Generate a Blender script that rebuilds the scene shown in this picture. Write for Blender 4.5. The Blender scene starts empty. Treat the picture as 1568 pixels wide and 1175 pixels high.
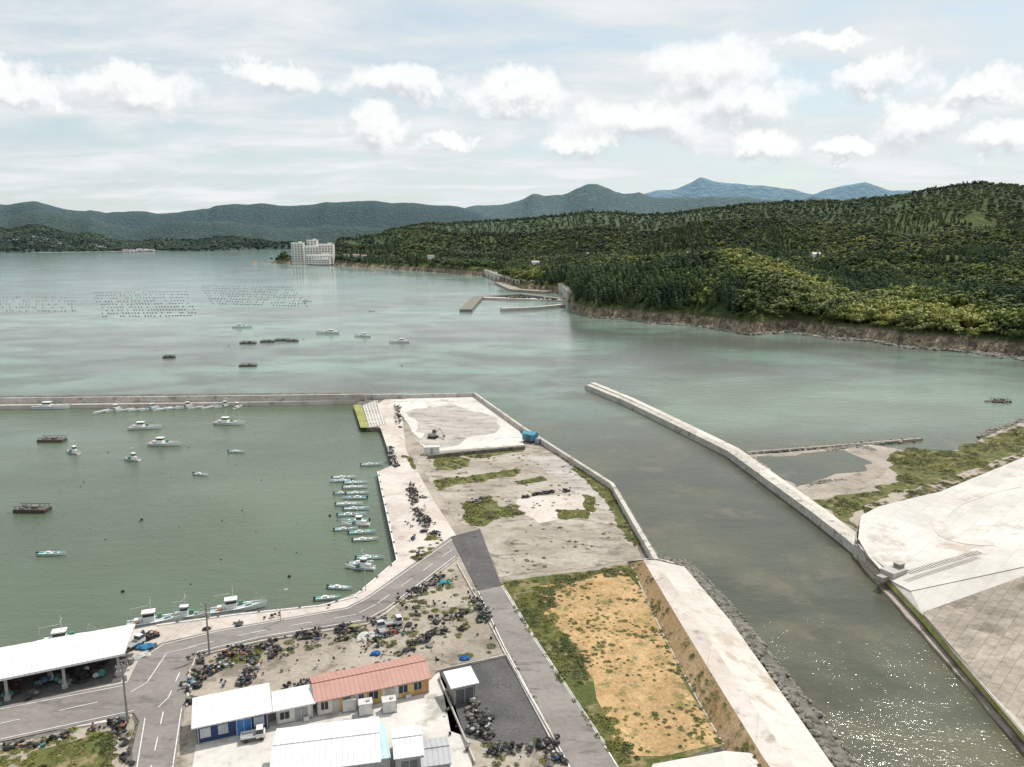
import bpy,bmesh,math,random
import numpy as np
from mathutils import Vector, noise, geometry
from mathutils.bvhtree import BVHTree
R=random.Random(7)
CAMZ=70.0; F=1150.0; W,H=1568.0,1175.0; HZ=366.0
pt=math.atan((H/2-HZ)/F); cp,sp=math.cos(pt),math.sin(pt)
G=1.5
# projects image pixels through the camera -> position on a level at height z
def P(u,v,z=0.0):
    a=(u-W/2)/F; b=-(v-H/2)/F
    dy=cp+b*sp; dz=-sp+b*cp
    t=(z-CAMZ)/dz
    return Vector((a*t,dy*t,z))
def ray(u,v):
    a=(u-W/2)/F; b=-(v-H/2)/F
    dy=cp+b*sp; dz=-sp+b*cp
    return a/dy,dz/dy
scene=bpy.context.scene
def link(o,parent=None):
    scene.collection.objects.link(o)
    if parent: o.parent=parent
    return o
# ------------------------------------------------------------ materials
class NT:
    def __init__(s,nt): s.nt=nt
    def n(s,t,ins=None,**kw):
        nd=s.nt.nodes.new(t)
        for k,v in kw.items(): setattr(nd,k,v)
        if ins:
            for k,v in ins.items():
                sock=nd.inputs[k]
                if isinstance(v,bpy.types.NodeSocket): s.nt.links.new(v,sock)
                else: sock.default_value=v
        return nd
    def math(s,op,a,b=0.0,c=None,clamp=False):
        d={0:a,1:b}
        if c is not None: d[2]=c
        return s.n('ShaderNodeMath',d,operation=op,use_clamp=clamp).outputs[0]
    def mix(s,f,a,b,bt='MIX'):
        nd=s.n('ShaderNodeMix',None,data_type='RGBA',blend_type=bt)
        for i,v in ((0,f),(6,a),(7,b)):
            if isinstance(v,bpy.types.NodeSocket): s.nt.links.new(v,nd.inputs[i])
            else: nd.inputs[i].default_value=v if i==0 else (tuple(v)+(1,))[:4]
        return nd.outputs[2]
    def rng(s,v,a,b,c=0.0,d=1.0,smooth=True):
        nd=s.n('ShaderNodeMapRange',{0:v,1:a,2:b,3:c,4:d})
        nd.interpolation_type='SMOOTHSTEP' if smooth else 'LINEAR'
        return nd.outputs[0]
    def noise(s,vec,scale,detail=4,rough=0.55,dist=0.0,out=0):
        return s.n('ShaderNodeTexNoise',{'Vector':vec,'Scale':scale,'Detail':detail,'Roughness':rough,'Distortion':dist}).outputs[out]
def newmat(name):
    m=bpy.data.materials.new(name); m.use_nodes=True
    nt=m.node_tree; nt.nodes.clear()
    t=NT(nt); out=t.n('ShaderNodeOutputMaterial'); b=t.n('ShaderNodeBsdfPrincipled')
    nt.links.new(b.outputs[0],out.inputs[0])
    return m,t,b
def L(t,a,b): t.nt.links.new(a,b)
def ground_mat(name,c1,c2,scale=0.08,fine=1.5,c3=None,c3amt=0.55,speck=0.25,bump=0.15,rough=0.9,joints=None,stretch=None,boff=0.0):
    m,t,b=newmat(name)
    pos=t.n('ShaderNodeNewGeometry').outputs['Position']
    vec=pos
    if stretch:
        vec=t.n('ShaderNodeMapping',{0:pos,2:(0,0,stretch[0]),3:(1,stretch[1],1)}).outputs[0]
    n1=t.noise(vec,scale,5,0.6,0.4)
    col=t.mix(t.rng(n1,0.35,0.65),c1,c2)
    if c3:
        n3=t.noise(vec,scale*2.7,6,0.68)
        col=t.mix(t.rng(n3,c3amt,c3amt+0.12),col,c3)
    n2=t.noise(pos,fine,4,0.7)
    col=t.mix(1.0,col,t.rng(n2,0.25,0.75,1-speck,1+speck,False),'MULTIPLY')
    if joints:
        ang,w,h,amt=joints
        mv=t.n('ShaderNodeMapping',{0:pos,2:(0,0,ang)}).outputs[0]
        br=t.n('ShaderNodeTexBrick',{'Vector':mv,'Color1':(1,1,1,1),'Color2':(1-amt*0.6,1-amt*0.63,1-amt*0.68,1),'Mortar':(1-amt,)*3+(1,),'Scale':1.0,'Mortar Size':0.06,'Brick Width':w,'Row Height':h,'Bias':-0.3})
        br.offset=boff
        col=t.mix(1.0,col,br.outputs[0],'MULTIPLY')
    L(t,col,b.inputs['Base Color']); b.inputs['Roughness'].default_value=rough
    b.inputs['Specular IOR Level'].default_value=0.25
    bm=t.n('ShaderNodeBump',{'Strength':bump,'Distance':0.3,'Height':n2})
    L(t,bm.outputs[0],b.inputs['Normal'])
    return m
M={}
M['gravel']=ground_mat('gravel',(.28,.24,.195),(.385,.335,.275),0.07,1.2,(.19,.165,.13),0.52,0.22)
M['lot']=ground_mat('light_concrete_lot',(.53,.50,.46),(.62,.59,.55),0.05,0.8,(.37,.34,.30),0.54,0.14,0.05)
M['lotgrey']=ground_mat('worn_lot',(.34,.31,.28),(.46,.42,.38),0.07,0.9,(.22,.205,.185),0.53,0.2,0.08,stretch=(0.6,2.5))
M['dirt']=ground_mat('dirt_lot',(.29,.25,.205),(.41,.365,.31),0.06,1.0,(.19,.165,.13),0.52,0.22,0.1,stretch=(0.9,2.0))
M['quay']=ground_mat('quay_concrete',(.50,.44,.39),(.59,.53,.48),0.08,0.7,(.34,.30,.26),0.56,0.14,0.05,joints=(0.35,8,5,.2))
M['asphalt']=ground_mat('asphalt',(.205,.185,.17),(.26,.235,.215),0.05,1.5,(.155,.14,.13),0.54,0.16,0.05,stretch=(-.3,3))
M['asphalt_new']=ground_mat('dark_asphalt',(.09,.085,.085),(.13,.12,.12),0.1,1.5,(.2,.19,.18),0.60,0.25,0.05)
M['darkgravel']=ground_mat('dark_gravel',(.075,.075,.075),(.12,.115,.11),0.1,2.5,(.06,.06,.05),0.57,0.4,0.3)
M['grass']=ground_mat('grass',(.07,.085,.022),(.125,.13,.04),0.12,1.6,(.22,.18,.09),0.50,0.4,0.4)
M['soil']=ground_mat('tan_soil',(.37,.24,.115),(.49,.335,.17),0.16,2.2,(.21,.175,.07),0.51,0.4,0.45)
M['slope']=ground_mat('tan_slope',(.42,.28,.15),(.54,.38,.225),0.12,1.8,(.17,.155,.06),0.55,0.35,0.3)
M['white']=ground_mat('levee_concrete',(.53,.49,.44),(.63,.59,.54),0.05,0.6,(.46,.39,.32),0.53,0.10,0.03,joints=(-0.42,9,5,.2))
M['whiteR']=ground_mat('white_revetment',(.54,.51,.47),(.63,.60,.56),0.03,0.5,(.47,.41,.35),0.55,0.10,0.03,joints=(-0.75,8,4,.20))
M['blocks']=ground_mat('revetment_blocks',(.30,.26,.215),(.42,.36,.295),0.05,0.8,(.22,.19,.155),0.49,0.25,0.05,joints=(-0.75,2.6,1.8,.38),boff=.5)
M['mud']=ground_mat('mud_flat',(.27,.235,.195),(.38,.33,.28),0.05,0.8,(.16,.145,.12),0.53,0.22,0.1)
M['wall']=ground_mat('seawall_concrete',(.43,.40,.36),(.54,.51,.46),0.15,0.9,(.25,.23,.20),0.54,0.2,0.06,joints=(0.3,7,50,.25))
M['land']=ground_mat('land_side',(.13,.12,.10),(.19,.175,.15),0.15,0.9,(.06,.06,.045),0.5,0.25,0.2)
M['rock']=ground_mat('rock',(.15,.14,.12),(.27,.25,.21),0.6,2.0,(.10,.10,.09),0.55,0.25,0.3)
M['line']=ground_mat('road_paint',(.66,.65,.63),(.74,.73,.71),0.5,2.0,(.40,.38,.36),0.55,0.12,0.0)
M['lime']=ground_mat('algae_strip',(.22,.24,.06),(.32,.32,.11),0.3,1.5,(.3,.27,.2),0.53,0.3,0.1)
def attr_mat(name,rough=0.55,var=0.25,spec=0.4):
    m,t,b=newmat(name)
    a=t.n('ShaderNodeAttribute',attribute_name='Col').outputs['Color']
    pos=t.n('ShaderNodeNewGeometry').outputs['Position']
    n=t.noise(pos,1.3,4,0.7)
    col=t.mix(1.0,a,t.rng(n,0.3,0.7,1-var,1.05,False),'MULTIPLY')
    L(t,col,b.inputs['Base Color']); b.inputs['Roughness'].default_value=rough
    b.inputs['Specular IOR Level'].default_value=spec
    return m
M['paint']=attr_mat('weathered_paint'); M['gear']=attr_mat('gear_plastic',0.75,0.4,0.2); M['hull']=attr_mat('boat_gelcoat',0.4,0.12,0.5)
def leaf_mat(name,hue,ws=.02):
    m,t,b=newmat(name)
    a=t.n('ShaderNodeAttribute',attribute_name='Col').outputs['Color']
    r=t.n('ShaderNodeObjectInfo').outputs['Random']
    c=t.mix(r,hue[0],hue[1])
    c=t.mix(1.0,c,a,'MULTIPLY')
    n=t.noise(t.n('ShaderNodeNewGeometry').outputs['Position'],ws,3,.6)
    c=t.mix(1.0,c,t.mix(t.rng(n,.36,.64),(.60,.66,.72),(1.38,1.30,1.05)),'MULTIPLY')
    L(t,c,b.inputs['Base Color']); b.inputs['Roughness'].default_value=0.65; b.inputs['Specular IOR Level'].default_value=0.2
    return m
M['leafA']=leaf_mat('broad_foliage',((.072,.112,.028),(.150,.190,.055)))
M['leafB']=leaf_mat('light_foliage',((.16,.195,.05),(.26,.265,.095)))
M['leafC']=leaf_mat('conifer_foliage',((.034,.066,.028),(.068,.104,.042)))
M['leafD']=leaf_mat('hazy_foliage',((.075,.115,.065),(.13,.165,.088)),.006)  # aerial haze mixed into the leaf colour of the farther trees
M['weed']=leaf_mat('weed_foliage',((.09,.12,.03),(.19,.19,.06)),.15)
M['hazeleaf']=leaf_mat('haze_tinted_foliage',((.085,.135,.125),(.12,.165,.145)),.003)  # bluish leaf colour stands in for haze over the distant hills
# ------------------------------------------------------------ mesh builder
def ico(sub):
    bm=bmesh.new(); bmesh.ops.create_icosphere(bm,subdivisions=sub,radius=1)
    v=[tuple(x.co) for x in bm.verts]; f=[tuple(x.index for x in q.verts) for q in bm.faces]; bm.free(); return v,f
ICO1=ico(1); ICO2=ico(2)
class MB:
    def __init__(s): s.v=[];s.f=[];s.c=[]
    def add(s,vs,fs,col):
        o=len(s.v); s.v+= [tuple(x) for x in vs]; s.f+=[tuple(i+o for i in f) for f in fs]; s.c+=[col]*len(fs)
    def box(s,c,d,col,rz=0,taper=1.0):
        ca,sa=math.cos(rz),math.sin(rz); vs=[]
        for z in (-.5,.5):
            k=taper if z>0 else 1
            for x,y in ((-.5,-.5),(.5,-.5),(.5,.5),(-.5,.5)):
                X,Y=x*d[0]*k,y*d[1]*k
                vs.append((c[0]+X*ca-Y*sa,c[1]+X*sa+Y*ca,c[2]+z*d[2]))
        s.add(vs,[(3,2,1,0),(4,5,6,7),(0,1,5,4),(1,2,6,5),(2,3,7,6),(3,0,4,7)],col)
    def cyl(s,a,b,r0,r1,col,n=6):
        a=Vector(a);b=Vector(b); d=(b-a).normalized(); q=d.to_track_quat('Z','Y'); vs=[]
        for p_,r in ((a,r0),(b,r1)):
            for i in range(n):
                t=2*math.pi*i/n; vs.append(p_+q@Vector((r*math.cos(t),r*math.sin(t),0)))
        s.add(vs,[(i,(i+1)%n,n+(i+1)%n,n+i) for i in range(n)]+[tuple(range(n,2*n)),tuple(reversed(range(n)))],col)
    def ball(s,c,r,col,sub=1,jit=0.0,rz=0):
        V,Fs=(ICO1 if sub==1 else ICO2); ca,sa=math.cos(rz),math.sin(rz); vs=[]
        for x,y,z in V:
            k=1+R.uniform(-jit,jit); X,Y=x*r[0]*k,y*r[1]*k
            vs.append((c[0]+X*ca-Y*sa,c[1]+X*sa+Y*ca,c[2]+z*r[2]*k))
        s.add(vs,Fs,col)
    def build(s,name,mat,loc=(0,0,0),rz=0,parent=None,coll=None,smooth=False):
        me=bpy.data.meshes.new(name); me.from_pydata(s.v,[],s.f)
        if s.c:
            at=me.color_attributes.new('Col','FLOAT_COLOR','CORNER')
            ls=np.array([len(f) for f in s.f]); cc=np.array([tuple(c)[:3]+(1,) for c in s.c],dtype=np.float32)
            at.data.foreach_set('color',np.repeat(cc,ls,axis=0).ravel())
        me.materials.append(mat); me.validate(); me.update()
        if smooth: me.polygons.foreach_set('use_smooth',[True]*len(me.polygons))
        o=bpy.data.objects.new(name,me); o.location=loc; o.rotation_euler=(0,0,rz)
        if coll: coll.objects.link(o)
        else: link(o,parent)
        return o
def rough_poly(pts,step=3.0,amp=1.0):
    out=[]; n=len(pts)
    for i in range(n):
        a,b=pts[i],pts[(i+1)%n]; k=max(1,int((b-a).length/step))
        for j in range(k):
            q=a.lerp(b,j/k); w=noise.noise_vector(Vector((q.x*.13,q.y*.13,3)))+0.6*noise.noise_vector(Vector((q.x*.5,q.y*.5,9)))
            out.append(Vector((q.x+w.x*amp*1.6,q.y+w.y*amp*1.6,q.z)))
    return out
def wpoly(px,z): return [P(a[0],a[1],a[2] if len(a)>2 else z) for a in px]
def sheet(name,px,z,mat,organic=0,pts=None):
    pts=pts or wpoly(px,z)
    if organic: pts=rough_poly(pts,max(1.0,organic*1.5),organic)
    tris=geometry.tessellate_polygon([pts])
    fs=[]
    for a,b,c in tris:
        nrm=(pts[b]-pts[a]).cross(pts[c]-pts[a])
        fs.append((a,b,c) if nrm.z>0 else (a,c,b))
    m=MB(); m.add(pts,fs,(1,1,1)); return m.build(name,mat)
def prism(name,pts,z0,z1,mat):
    n=len(pts); tp=[Vector((q.x,q.y,z1)) for q in pts]; bt=[Vector((q.x,q.y,z0)) for q in pts]
    tris=geometry.tessellate_polygon([tp]); fs=[]
    for a,b,c in tris:
        nrm=(tp[b]-tp[a]).cross(tp[c]-tp[a]); fs.append((a,b,c) if nrm.z>0 else (a,c,b))
    fs+=[(i,(i+1)%n,n+(i+1)%n,n+i) for i in range(n)]
    m=MB(); m.add(tp+bt,fs,(1,1,1)); return m.build(name,mat)
def offset_path(pts,w):
    l=[];r=[]
    for i,q in enumerate(pts):
        a=pts[max(0,i-1)]; b=pts[min(len(pts)-1,i+1)]
        d=Vector((b.x-a.x,b.y-a.y,0)).normalized(); nn=Vector((-d.y,d.x,0))
        l.append(q+nn*w/2); r.append(q-nn*w/2)
    return l,r
def wall_geo(m,pts,w,z0,z1,col=(1,1,1)):
    l,r=offset_path(pts,w); n=len(pts); vs=[]
    for a,b in zip(l,r):
        vs+=[(a.x,a.y,z0),(b.x,b.y,z0),(b.x,b.y,z1),(a.x,a.y,z1)]
    fs=[]
    for i in range(n-1):
        o=4*i; p2=o+4
        fs+=[(o+3,o+2,p2+2,p2+3),(o+1,p2+1,p2+2,o+2),(p2,o,o+3,p2+3)]
    fs+=[(0,1,2,3),(4*n-4,4*n-1,4*n-2,4*n-3)]
    m.add(vs,fs,col)
def wall(name,px,w,z0,z1,mat,zref=None):
    m=MB(); wall_geo(m,wpoly(px,zref if zref is not None else z1),w,z0,z1); return m.build(name,mat)
def ribbon(name,px,w,z,mat,dash=None,pts=None,drape=None):
    pts=pts or wpoly(px,z); m=MB()
    if not dash:
        l,r=offset_path(pts,w); n=len(pts)
        if drape:
            def dz(q):
                h=drape.ray_cast(Vector((q.x,q.y,100)),Vector((0,0,-1)))[0]
                return Vector((q.x,q.y,(h.z if h else q.z)+.06))
            l=[dz(q) for q in l]; r=[dz(q) for q in r]
        m.add(l+r,[(i,n+i,n+i+1,i+1) for i in range(n-1)],(1,1,1))
    else:
        on,off=dash; pos=0
        for a,b in zip(pts[:-1],pts[1:]):
            Ln=(b-a).length; d=(b-a)/Ln; nn=Vector((-d.y,d.x,0))*w/2; s0=0
            while s0<Ln:
                e=min(s0+on,Ln); A=a+d*s0;B=a+d*e
                m.add([A+nn,A-nn,B-nn,B+nn],[(0,1,2,3)],(1,1,1)); s0+=on+off
    return m.build(name,mat)
def inside(x,y,poly):
    c=False; n=len(poly); j=n-1
    for i in range(n):
        a,b=poly[i],poly[j]
        if (a.y>y)!=(b.y>y) and x<(b.x-a.x)*(y-a.y)/(b.y-a.y)+a.x: c=not c
        j=i
    return c
# ------------------------------------------------------------ instancing
def scatter(name,coll,pts,sc,rz,idx,tilt=0):
    me=bpy.data.meshes.new(name); me.from_pydata([tuple(q) for q in pts],[],[])
    n=len(pts)
    a=me.attributes.new('sc','FLOAT_VECTOR','POINT'); a.data.foreach_set('vector',np.array(sc,dtype=np.float32).reshape(n,3).ravel())
    rr=np.zeros((n,3),dtype=np.float32); rr[:,2]=rz
    if tilt: rr[:,0]=np.random.RandomState(1).uniform(-tilt,tilt,n); rr[:,1]=np.random.RandomState(2).uniform(-tilt,tilt,n)
    a=me.attributes.new('rot','FLOAT_VECTOR','POINT'); a.data.foreach_set('vector',rr.ravel())
    a=me.attributes.new('pidx','INT','POINT'); a.data.foreach_set('value',np.array(idx,dtype=np.int32))
    o=link(bpy.data.objects.new(name,me))
    ng=bpy.data.node_groups.new(name+'_nodes','GeometryNodeTree')
    ng.interface.new_socket('Geometry',in_out='INPUT',socket_type='NodeSocketGeometry')
    ng.interface.new_socket('Geometry',in_out='OUTPUT',socket_type='NodeSocketGeometry')
    gi=ng.nodes.new('NodeGroupInput'); go=ng.nodes.new('NodeGroupOutput')
    ip=ng.nodes.new('GeometryNodeInstanceOnPoints'); ci=ng.nodes.new('GeometryNodeCollectionInfo')
    ci.inputs['Collection'].default_value=coll; ci.inputs['Separate Children'].default_value=True; ci.inputs['Reset Children'].default_value=True
    def na(nm,dt):
        x=ng.nodes.new('GeometryNodeInputNamedAttribute'); x.data_type=dt; x.inputs['Name'].default_value=nm
        return [q for q in x.outputs if q.enabled and q.name=='Attribute'][0]
    ln=ng.links.new
    ln(gi.outputs[0],ip.inputs['Points']); ln(ci.outputs[0],ip.inputs['Instance'])
    ip.inputs['Pick Instance'].default_value=True
    ln(na('pidx','INT'),ip.inputs['Instance Index']); ln(na('rot','FLOAT_VECTOR'),ip.inputs['Rotation']); ln(na('sc','FLOAT_VECTOR'),ip.inputs['Scale'])
    ln(ip.outputs[0],go.inputs[0])
    md=o.modifiers.new('instances','NODES'); md.node_group=ng
    return o
def leafquad(m,c,s,nrm,col):
    n=Vector(nrm).normalized(); q=n.to_track_quat('Z','Y'); a=R.uniform(0,6.28)
    ca,sa=math.cos(a)*s,math.sin(a)*s
    e1=q@Vector((ca,sa,0)); e2=q@Vector((-sa*.7,ca*.7,0)); c=Vector(c)
    m.add([c-e1,c+e2*.9-e1*.1,c+e1,c-e2],[(0,1,2,3)],col)
def broad(name,mat,h,rad,coll,nc=14,per=28,seed=0,leaf=0.85):
    R.seed(seed); m=MB()
    m.cyl((0,0,-1),(0,0,h*.6),.3,.16,(.8,.55,.6),6)
    for i in range(nc):
        a=R.uniform(0,6.28); t=R.random(); rr=rad*math.sqrt(R.uniform(.02,.85)); z=h*(.42+.46*t)
        rr*=math.sqrt(max(0.15,1-((z/h-.5)/.55)**2))
        c=Vector((rr*math.cos(a),rr*math.sin(a),z))
        if i<6: m.cyl((0,0,h*.3+i*.3),c,.12,.04,(.8,.55,.6),4)
        cr=rad*R.uniform(.28,.46); br=R.uniform(.55,1.35)
        for k in range(per):
            d=Vector((R.gauss(0,1),R.gauss(0,1),R.gauss(0.3,.9))).normalized()
            p_=c+Vector((d.x*cr,d.y*cr,d.z*cr*.75))*R.uniform(.75,1.08)
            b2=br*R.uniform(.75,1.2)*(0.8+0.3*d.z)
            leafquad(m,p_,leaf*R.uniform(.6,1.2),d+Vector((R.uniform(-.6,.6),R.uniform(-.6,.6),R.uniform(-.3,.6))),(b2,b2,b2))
    return m.build(name,mat,coll=coll)
def conifer(name,mat,h,rad,coll,seed=0,n=330):
    R.seed(seed); m=MB(); m.cyl((0,0,-1),(0,0,h*.95),.28,.04,(.9,.6,.5),6)
    tiers=11
    for i in range(n):
        t=(R.randrange(tiers)+R.uniform(0,.5))/tiers; z=h*(.15+.85*t); rm=rad*(1-t)**.6+.3
        rr=rm*math.sqrt(R.uniform(.15,1)); a=R.uniform(0,6.28)
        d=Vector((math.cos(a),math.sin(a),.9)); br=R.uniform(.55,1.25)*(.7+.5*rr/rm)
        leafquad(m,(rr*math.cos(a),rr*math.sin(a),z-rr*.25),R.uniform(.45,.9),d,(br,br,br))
    return m.build(name,mat,coll=coll)
TC=bpy.data.collections.new('tree_species')
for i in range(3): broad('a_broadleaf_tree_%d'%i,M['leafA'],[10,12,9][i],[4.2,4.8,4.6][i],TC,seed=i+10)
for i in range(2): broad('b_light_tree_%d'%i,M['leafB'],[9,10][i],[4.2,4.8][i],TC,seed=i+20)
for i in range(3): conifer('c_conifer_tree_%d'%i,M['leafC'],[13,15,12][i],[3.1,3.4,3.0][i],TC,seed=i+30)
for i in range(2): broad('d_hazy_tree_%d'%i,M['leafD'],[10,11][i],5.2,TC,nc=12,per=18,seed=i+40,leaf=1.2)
HC=bpy.data.collections.new('distant_tree_species')
for i in range(3): broad('h_distant_tree_%d'%i,M['hazeleaf'],8,6.5,HC,nc=12,per=14,seed=i+50,leaf=1.6)
WC=bpy.data.collections.new('weed_species')
for i in range(4):
    R.seed(70+i); m=MB()
    for k in range(70):
        a=R.uniform(0,6.28); rr=.75*math.sqrt(R.random()); z=R.uniform(.02,.5)*(1.1-rr)
        br=R.uniform(.6,1.25); c=(br,br*R.uniform(.85,1),br)
        leafquad(m,(rr*math.cos(a),rr*math.sin(a),z),R.uniform(.09,.2),(math.cos(a)*.5,math.sin(a)*.5,.8),c)
    m.build('weed_%d'%i,M['weed'],coll=WC)
RC=bpy.data.collections.new('rock_species')
for i in range(4):
    R.seed(90+i); m=MB(); m.ball((0,0,0),(.7,.55,.45),(1,1,1),2,.14); m.build('rock_%d'%i,M['rock'],coll=RC)
R.seed(5)
def weeds(name,px,z,dens,s=(.5,1.2),edge=0,coll=None,n=4,thr=-.1):
    poly=wpoly(px,z)
    if edge: poly=rough_poly(poly,edge*1.5,edge)
    xs=[q.x for q in poly]; ys=[q.y for q in poly]; x0,x1,y0,y1=min(xs),max(xs),min(ys),max(ys)
    N=int((x1-x0)*(y1-y0)*dens); pts=[];sc=[];rz=[];ix=[]
    zs=poly[0].z
    for i in range(N):
        x,y=R.uniform(x0,x1),R.uniform(y0,y1)
        if not inside(x,y,poly): continue
        if noise.noise(Vector((x*.12,y*.12,0)))+R.uniform(-.35,.35)< thr: continue
        pts.append((x,y,zs)); k=R.uniform(*s); sc.append((k,k,k*R.uniform(.6,1.1))); rz.append(R.uniform(0,6.28)); ix.append(R.randrange(n))
    if pts: return scatter(name,coll or WC,pts,sc,rz,ix)
# ------------------------------------------------------------ WATER
def water():
    m,t,b=newmat('water')
    pos=t.n('ShaderNodeNewGeometry').outputs['Position']
    sx=t.n('ShaderNodeSeparateXYZ',{0:pos}); X,Y=sx.outputs[0],sx.outputs[1]
    mp=t.n('ShaderNodeMapping',{0:pos,3:(1,1.6,1)}).outputs[0]
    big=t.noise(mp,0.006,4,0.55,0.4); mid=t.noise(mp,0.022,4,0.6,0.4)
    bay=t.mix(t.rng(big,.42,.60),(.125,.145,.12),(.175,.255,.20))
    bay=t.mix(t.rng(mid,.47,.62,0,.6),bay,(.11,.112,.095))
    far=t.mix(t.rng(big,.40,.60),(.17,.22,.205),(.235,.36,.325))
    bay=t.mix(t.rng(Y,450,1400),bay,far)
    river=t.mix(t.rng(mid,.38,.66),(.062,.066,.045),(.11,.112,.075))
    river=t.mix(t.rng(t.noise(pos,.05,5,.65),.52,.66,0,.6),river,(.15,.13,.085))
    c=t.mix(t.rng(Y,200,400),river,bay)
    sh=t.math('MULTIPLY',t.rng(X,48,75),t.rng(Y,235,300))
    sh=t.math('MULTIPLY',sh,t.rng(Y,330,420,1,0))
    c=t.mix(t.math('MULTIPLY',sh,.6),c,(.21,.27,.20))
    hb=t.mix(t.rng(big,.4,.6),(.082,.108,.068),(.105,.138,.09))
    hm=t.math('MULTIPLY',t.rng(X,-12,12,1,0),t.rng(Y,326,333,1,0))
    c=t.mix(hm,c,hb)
    L(t,c,b.inputs['Base Color'])
    b.inputs['IOR'].default_value=1.33; b.inputs['Specular IOR Level'].default_value=0.5
    b.inputs['Roughness'].default_value=0.10
    w1=t.noise(t.n('ShaderNodeMapping',{0:pos,3:(1,2.2,1),2:(0,0,.3)}).outputs[0],0.9,3,0.6)
    w2=t.noise(t.n('ShaderNodeMapping',{0:pos,3:(1,2.0,1),2:(0,0,-.2)}).outputs[0],0.16,3,0.6)
    hh=t.math('ADD',t.math('MULTIPLY',w1,.5),w2)
    st=t.math('MULTIPLY',t.rng(mid,.3,.65,.35,.8),t.rng(Y,250,650,1,.35))
    bm=t.n('ShaderNodeBump',{'Strength':st,'Distance':.35,'Height':hh})
    L(t,bm.outputs[0],b.inputs['Normal'])
    return m
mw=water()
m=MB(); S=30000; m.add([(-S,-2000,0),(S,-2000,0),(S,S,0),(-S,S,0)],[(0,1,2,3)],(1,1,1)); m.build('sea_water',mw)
# ------------------------------------------------------------ TERRAIN
def fbm(x,y,f,o=5):
    return noise.fractal(Vector((x*f,y*f,1.7)),1.0,2.0,o)
def interp(lst,s): 
    return np.interp(s,[a for a,_ in lst],[b for _,b in lst])
def ridge(lst,th=0):
    D=[];Z=[]
    for u,v,d in lst:
        s,k=ray(u,v); D.append((s,d)); Z.append((s,CAMZ+k*d-th))
    return D,Z
def terrain_mat(name,c1,c2,c3,scale,cliff=True,haze=None,fs=14,bd=1.0):
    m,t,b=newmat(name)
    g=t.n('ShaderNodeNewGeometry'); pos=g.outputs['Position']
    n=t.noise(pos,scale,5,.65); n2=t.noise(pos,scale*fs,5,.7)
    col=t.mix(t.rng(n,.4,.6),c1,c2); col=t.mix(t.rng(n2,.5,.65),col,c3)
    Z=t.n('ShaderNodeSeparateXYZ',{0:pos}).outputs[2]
    if haze:
        col=t.mix(t.rng(t.n('ShaderNodeSeparateXYZ',{0:pos}).outputs[1],haze[1],haze[2]),col,t.mix(t.rng(n2,.42,.62),haze[0],tuple(x*1.35 for x in haze[0])))  # aerial haze painted into the base colour, growing with distance
    if cliff:
        nz=t.noise(pos,.16,5,.75); nr=t.noise(t.n('ShaderNodeMapping',{0:pos,3:(1,1,.3)}).outputs[0],.5,4,.7)
        ck=t.mix(t.rng(nz,.42,.6),(.12,.10,.075),(.33,.26,.18)); ck=t.mix(1.0,ck,t.rng(nr,.3,.7,.5,1.4,False),'MULTIPLY')
        col=t.mix(t.rng(t.math('ADD',Z,t.math('MULTIPLY',nz,5)),9.5,12,1,0),col,ck)
    L(t,col,b.inputs['Base Color']); b.inputs['Roughness'].default_value=.95; b.inputs['Specular IOR Level'].default_value=.1
    bm=t.n('ShaderNodeBump',{'Strength':.9,'Distance':4/scale*.01*bd,'Height':n2}); L(t,bm.outputs[0],b.inputs['Normal'])
    return m
class Terr:
    def __init__(s,shore,ridges,val=.8,nz=6.0,flat0=3.5,shoreY=None,wl=220):
        pts=[P(u,v,0) for u,v in shore] if shore else []
        s.sh=sorted([(q.x/q.y,q.y) for q in pts]) if shore else [(-3,shoreY),(3,shoreY)]
        s.r=[ridge(a,th) for a,th in ridges]; s.val=val; s.nz=nz; s.flat0=flat0; s.wl=wl
    def col(s,sv):
        sh=interp(s.sh,sv); ks=[(sh-30,-4),(sh,-.3),(sh+5,s.flat0)]
        pd,pz=sh+5,s.flat0
        for i,(D,Z) in enumerate(s.r):
            d=max(interp(D,sv),pd+30); z=interp(Z,sv)
            if i>0:
                vz=min(pz,z)*s.val if min(pz,z)>0 else min(pz,z)
                ks.append(((pd+d)/2,vz))
            ks.append((d,z)); pd,pz=d,z
        ks.append((pd*1.25,pz*.5)); ks.append((pd*1.5,-5))
        return ks
    def h(s,x,y,ks=None):
        ks=ks or s.col(x/y); 
        if y<=ks[0][0]: return ks[0][1]
        for (a,za),(b,zb) in zip(ks[:-1],ks[1:]):
            if y<=b:
                t=(y-a)/(b-a); t2=t*t*(3-2*t) if a>ks[2][0]+1 else (t**.7 if a>ks[2][0]-1 else t)
                z=za+(zb-za)*t2; break
        else: return -5
        f=min(1,max(0,(y-ks[2][0])/150)); k=1/s.wl*(1500/max(y,1000))
        n1=fbm(x,y,k); n2=.55-abs(noise.noise(Vector((x*k*1.3+7,y*k*1.0,4))))*2.2
        return z+f*s.nz*(y/1500)**.7*(n1*.7+n2*.6-.25)*min(1,max(0,z)/15)
    def mesh(s,name,u0,u1,nu,y0,y1,ny,mat):
        s0,s1=ray(u0,380)[0],ray(u1,380)[0]; vs=[]
        ysb=[y0*(y1/y0)**(j/(ny-1)) for j in range(ny)]
        for i in range(nu):
            sv=s0+(s1-s0)*i/(nu-1); ks=s.col(sv)
            for y in ysb: vs.append((sv*y,y,s.h(sv*y,y,ks)))
        fs=[(i*ny+j,(i+1)*ny+j,(i+1)*ny+j+1,i*ny+j+1) for i in range(nu-1) for j in range(ny-1)]
        m=MB(); m.v=vs; m.f=fs; m.c=[]; return m.build(name,mat,smooth=True)
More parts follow.
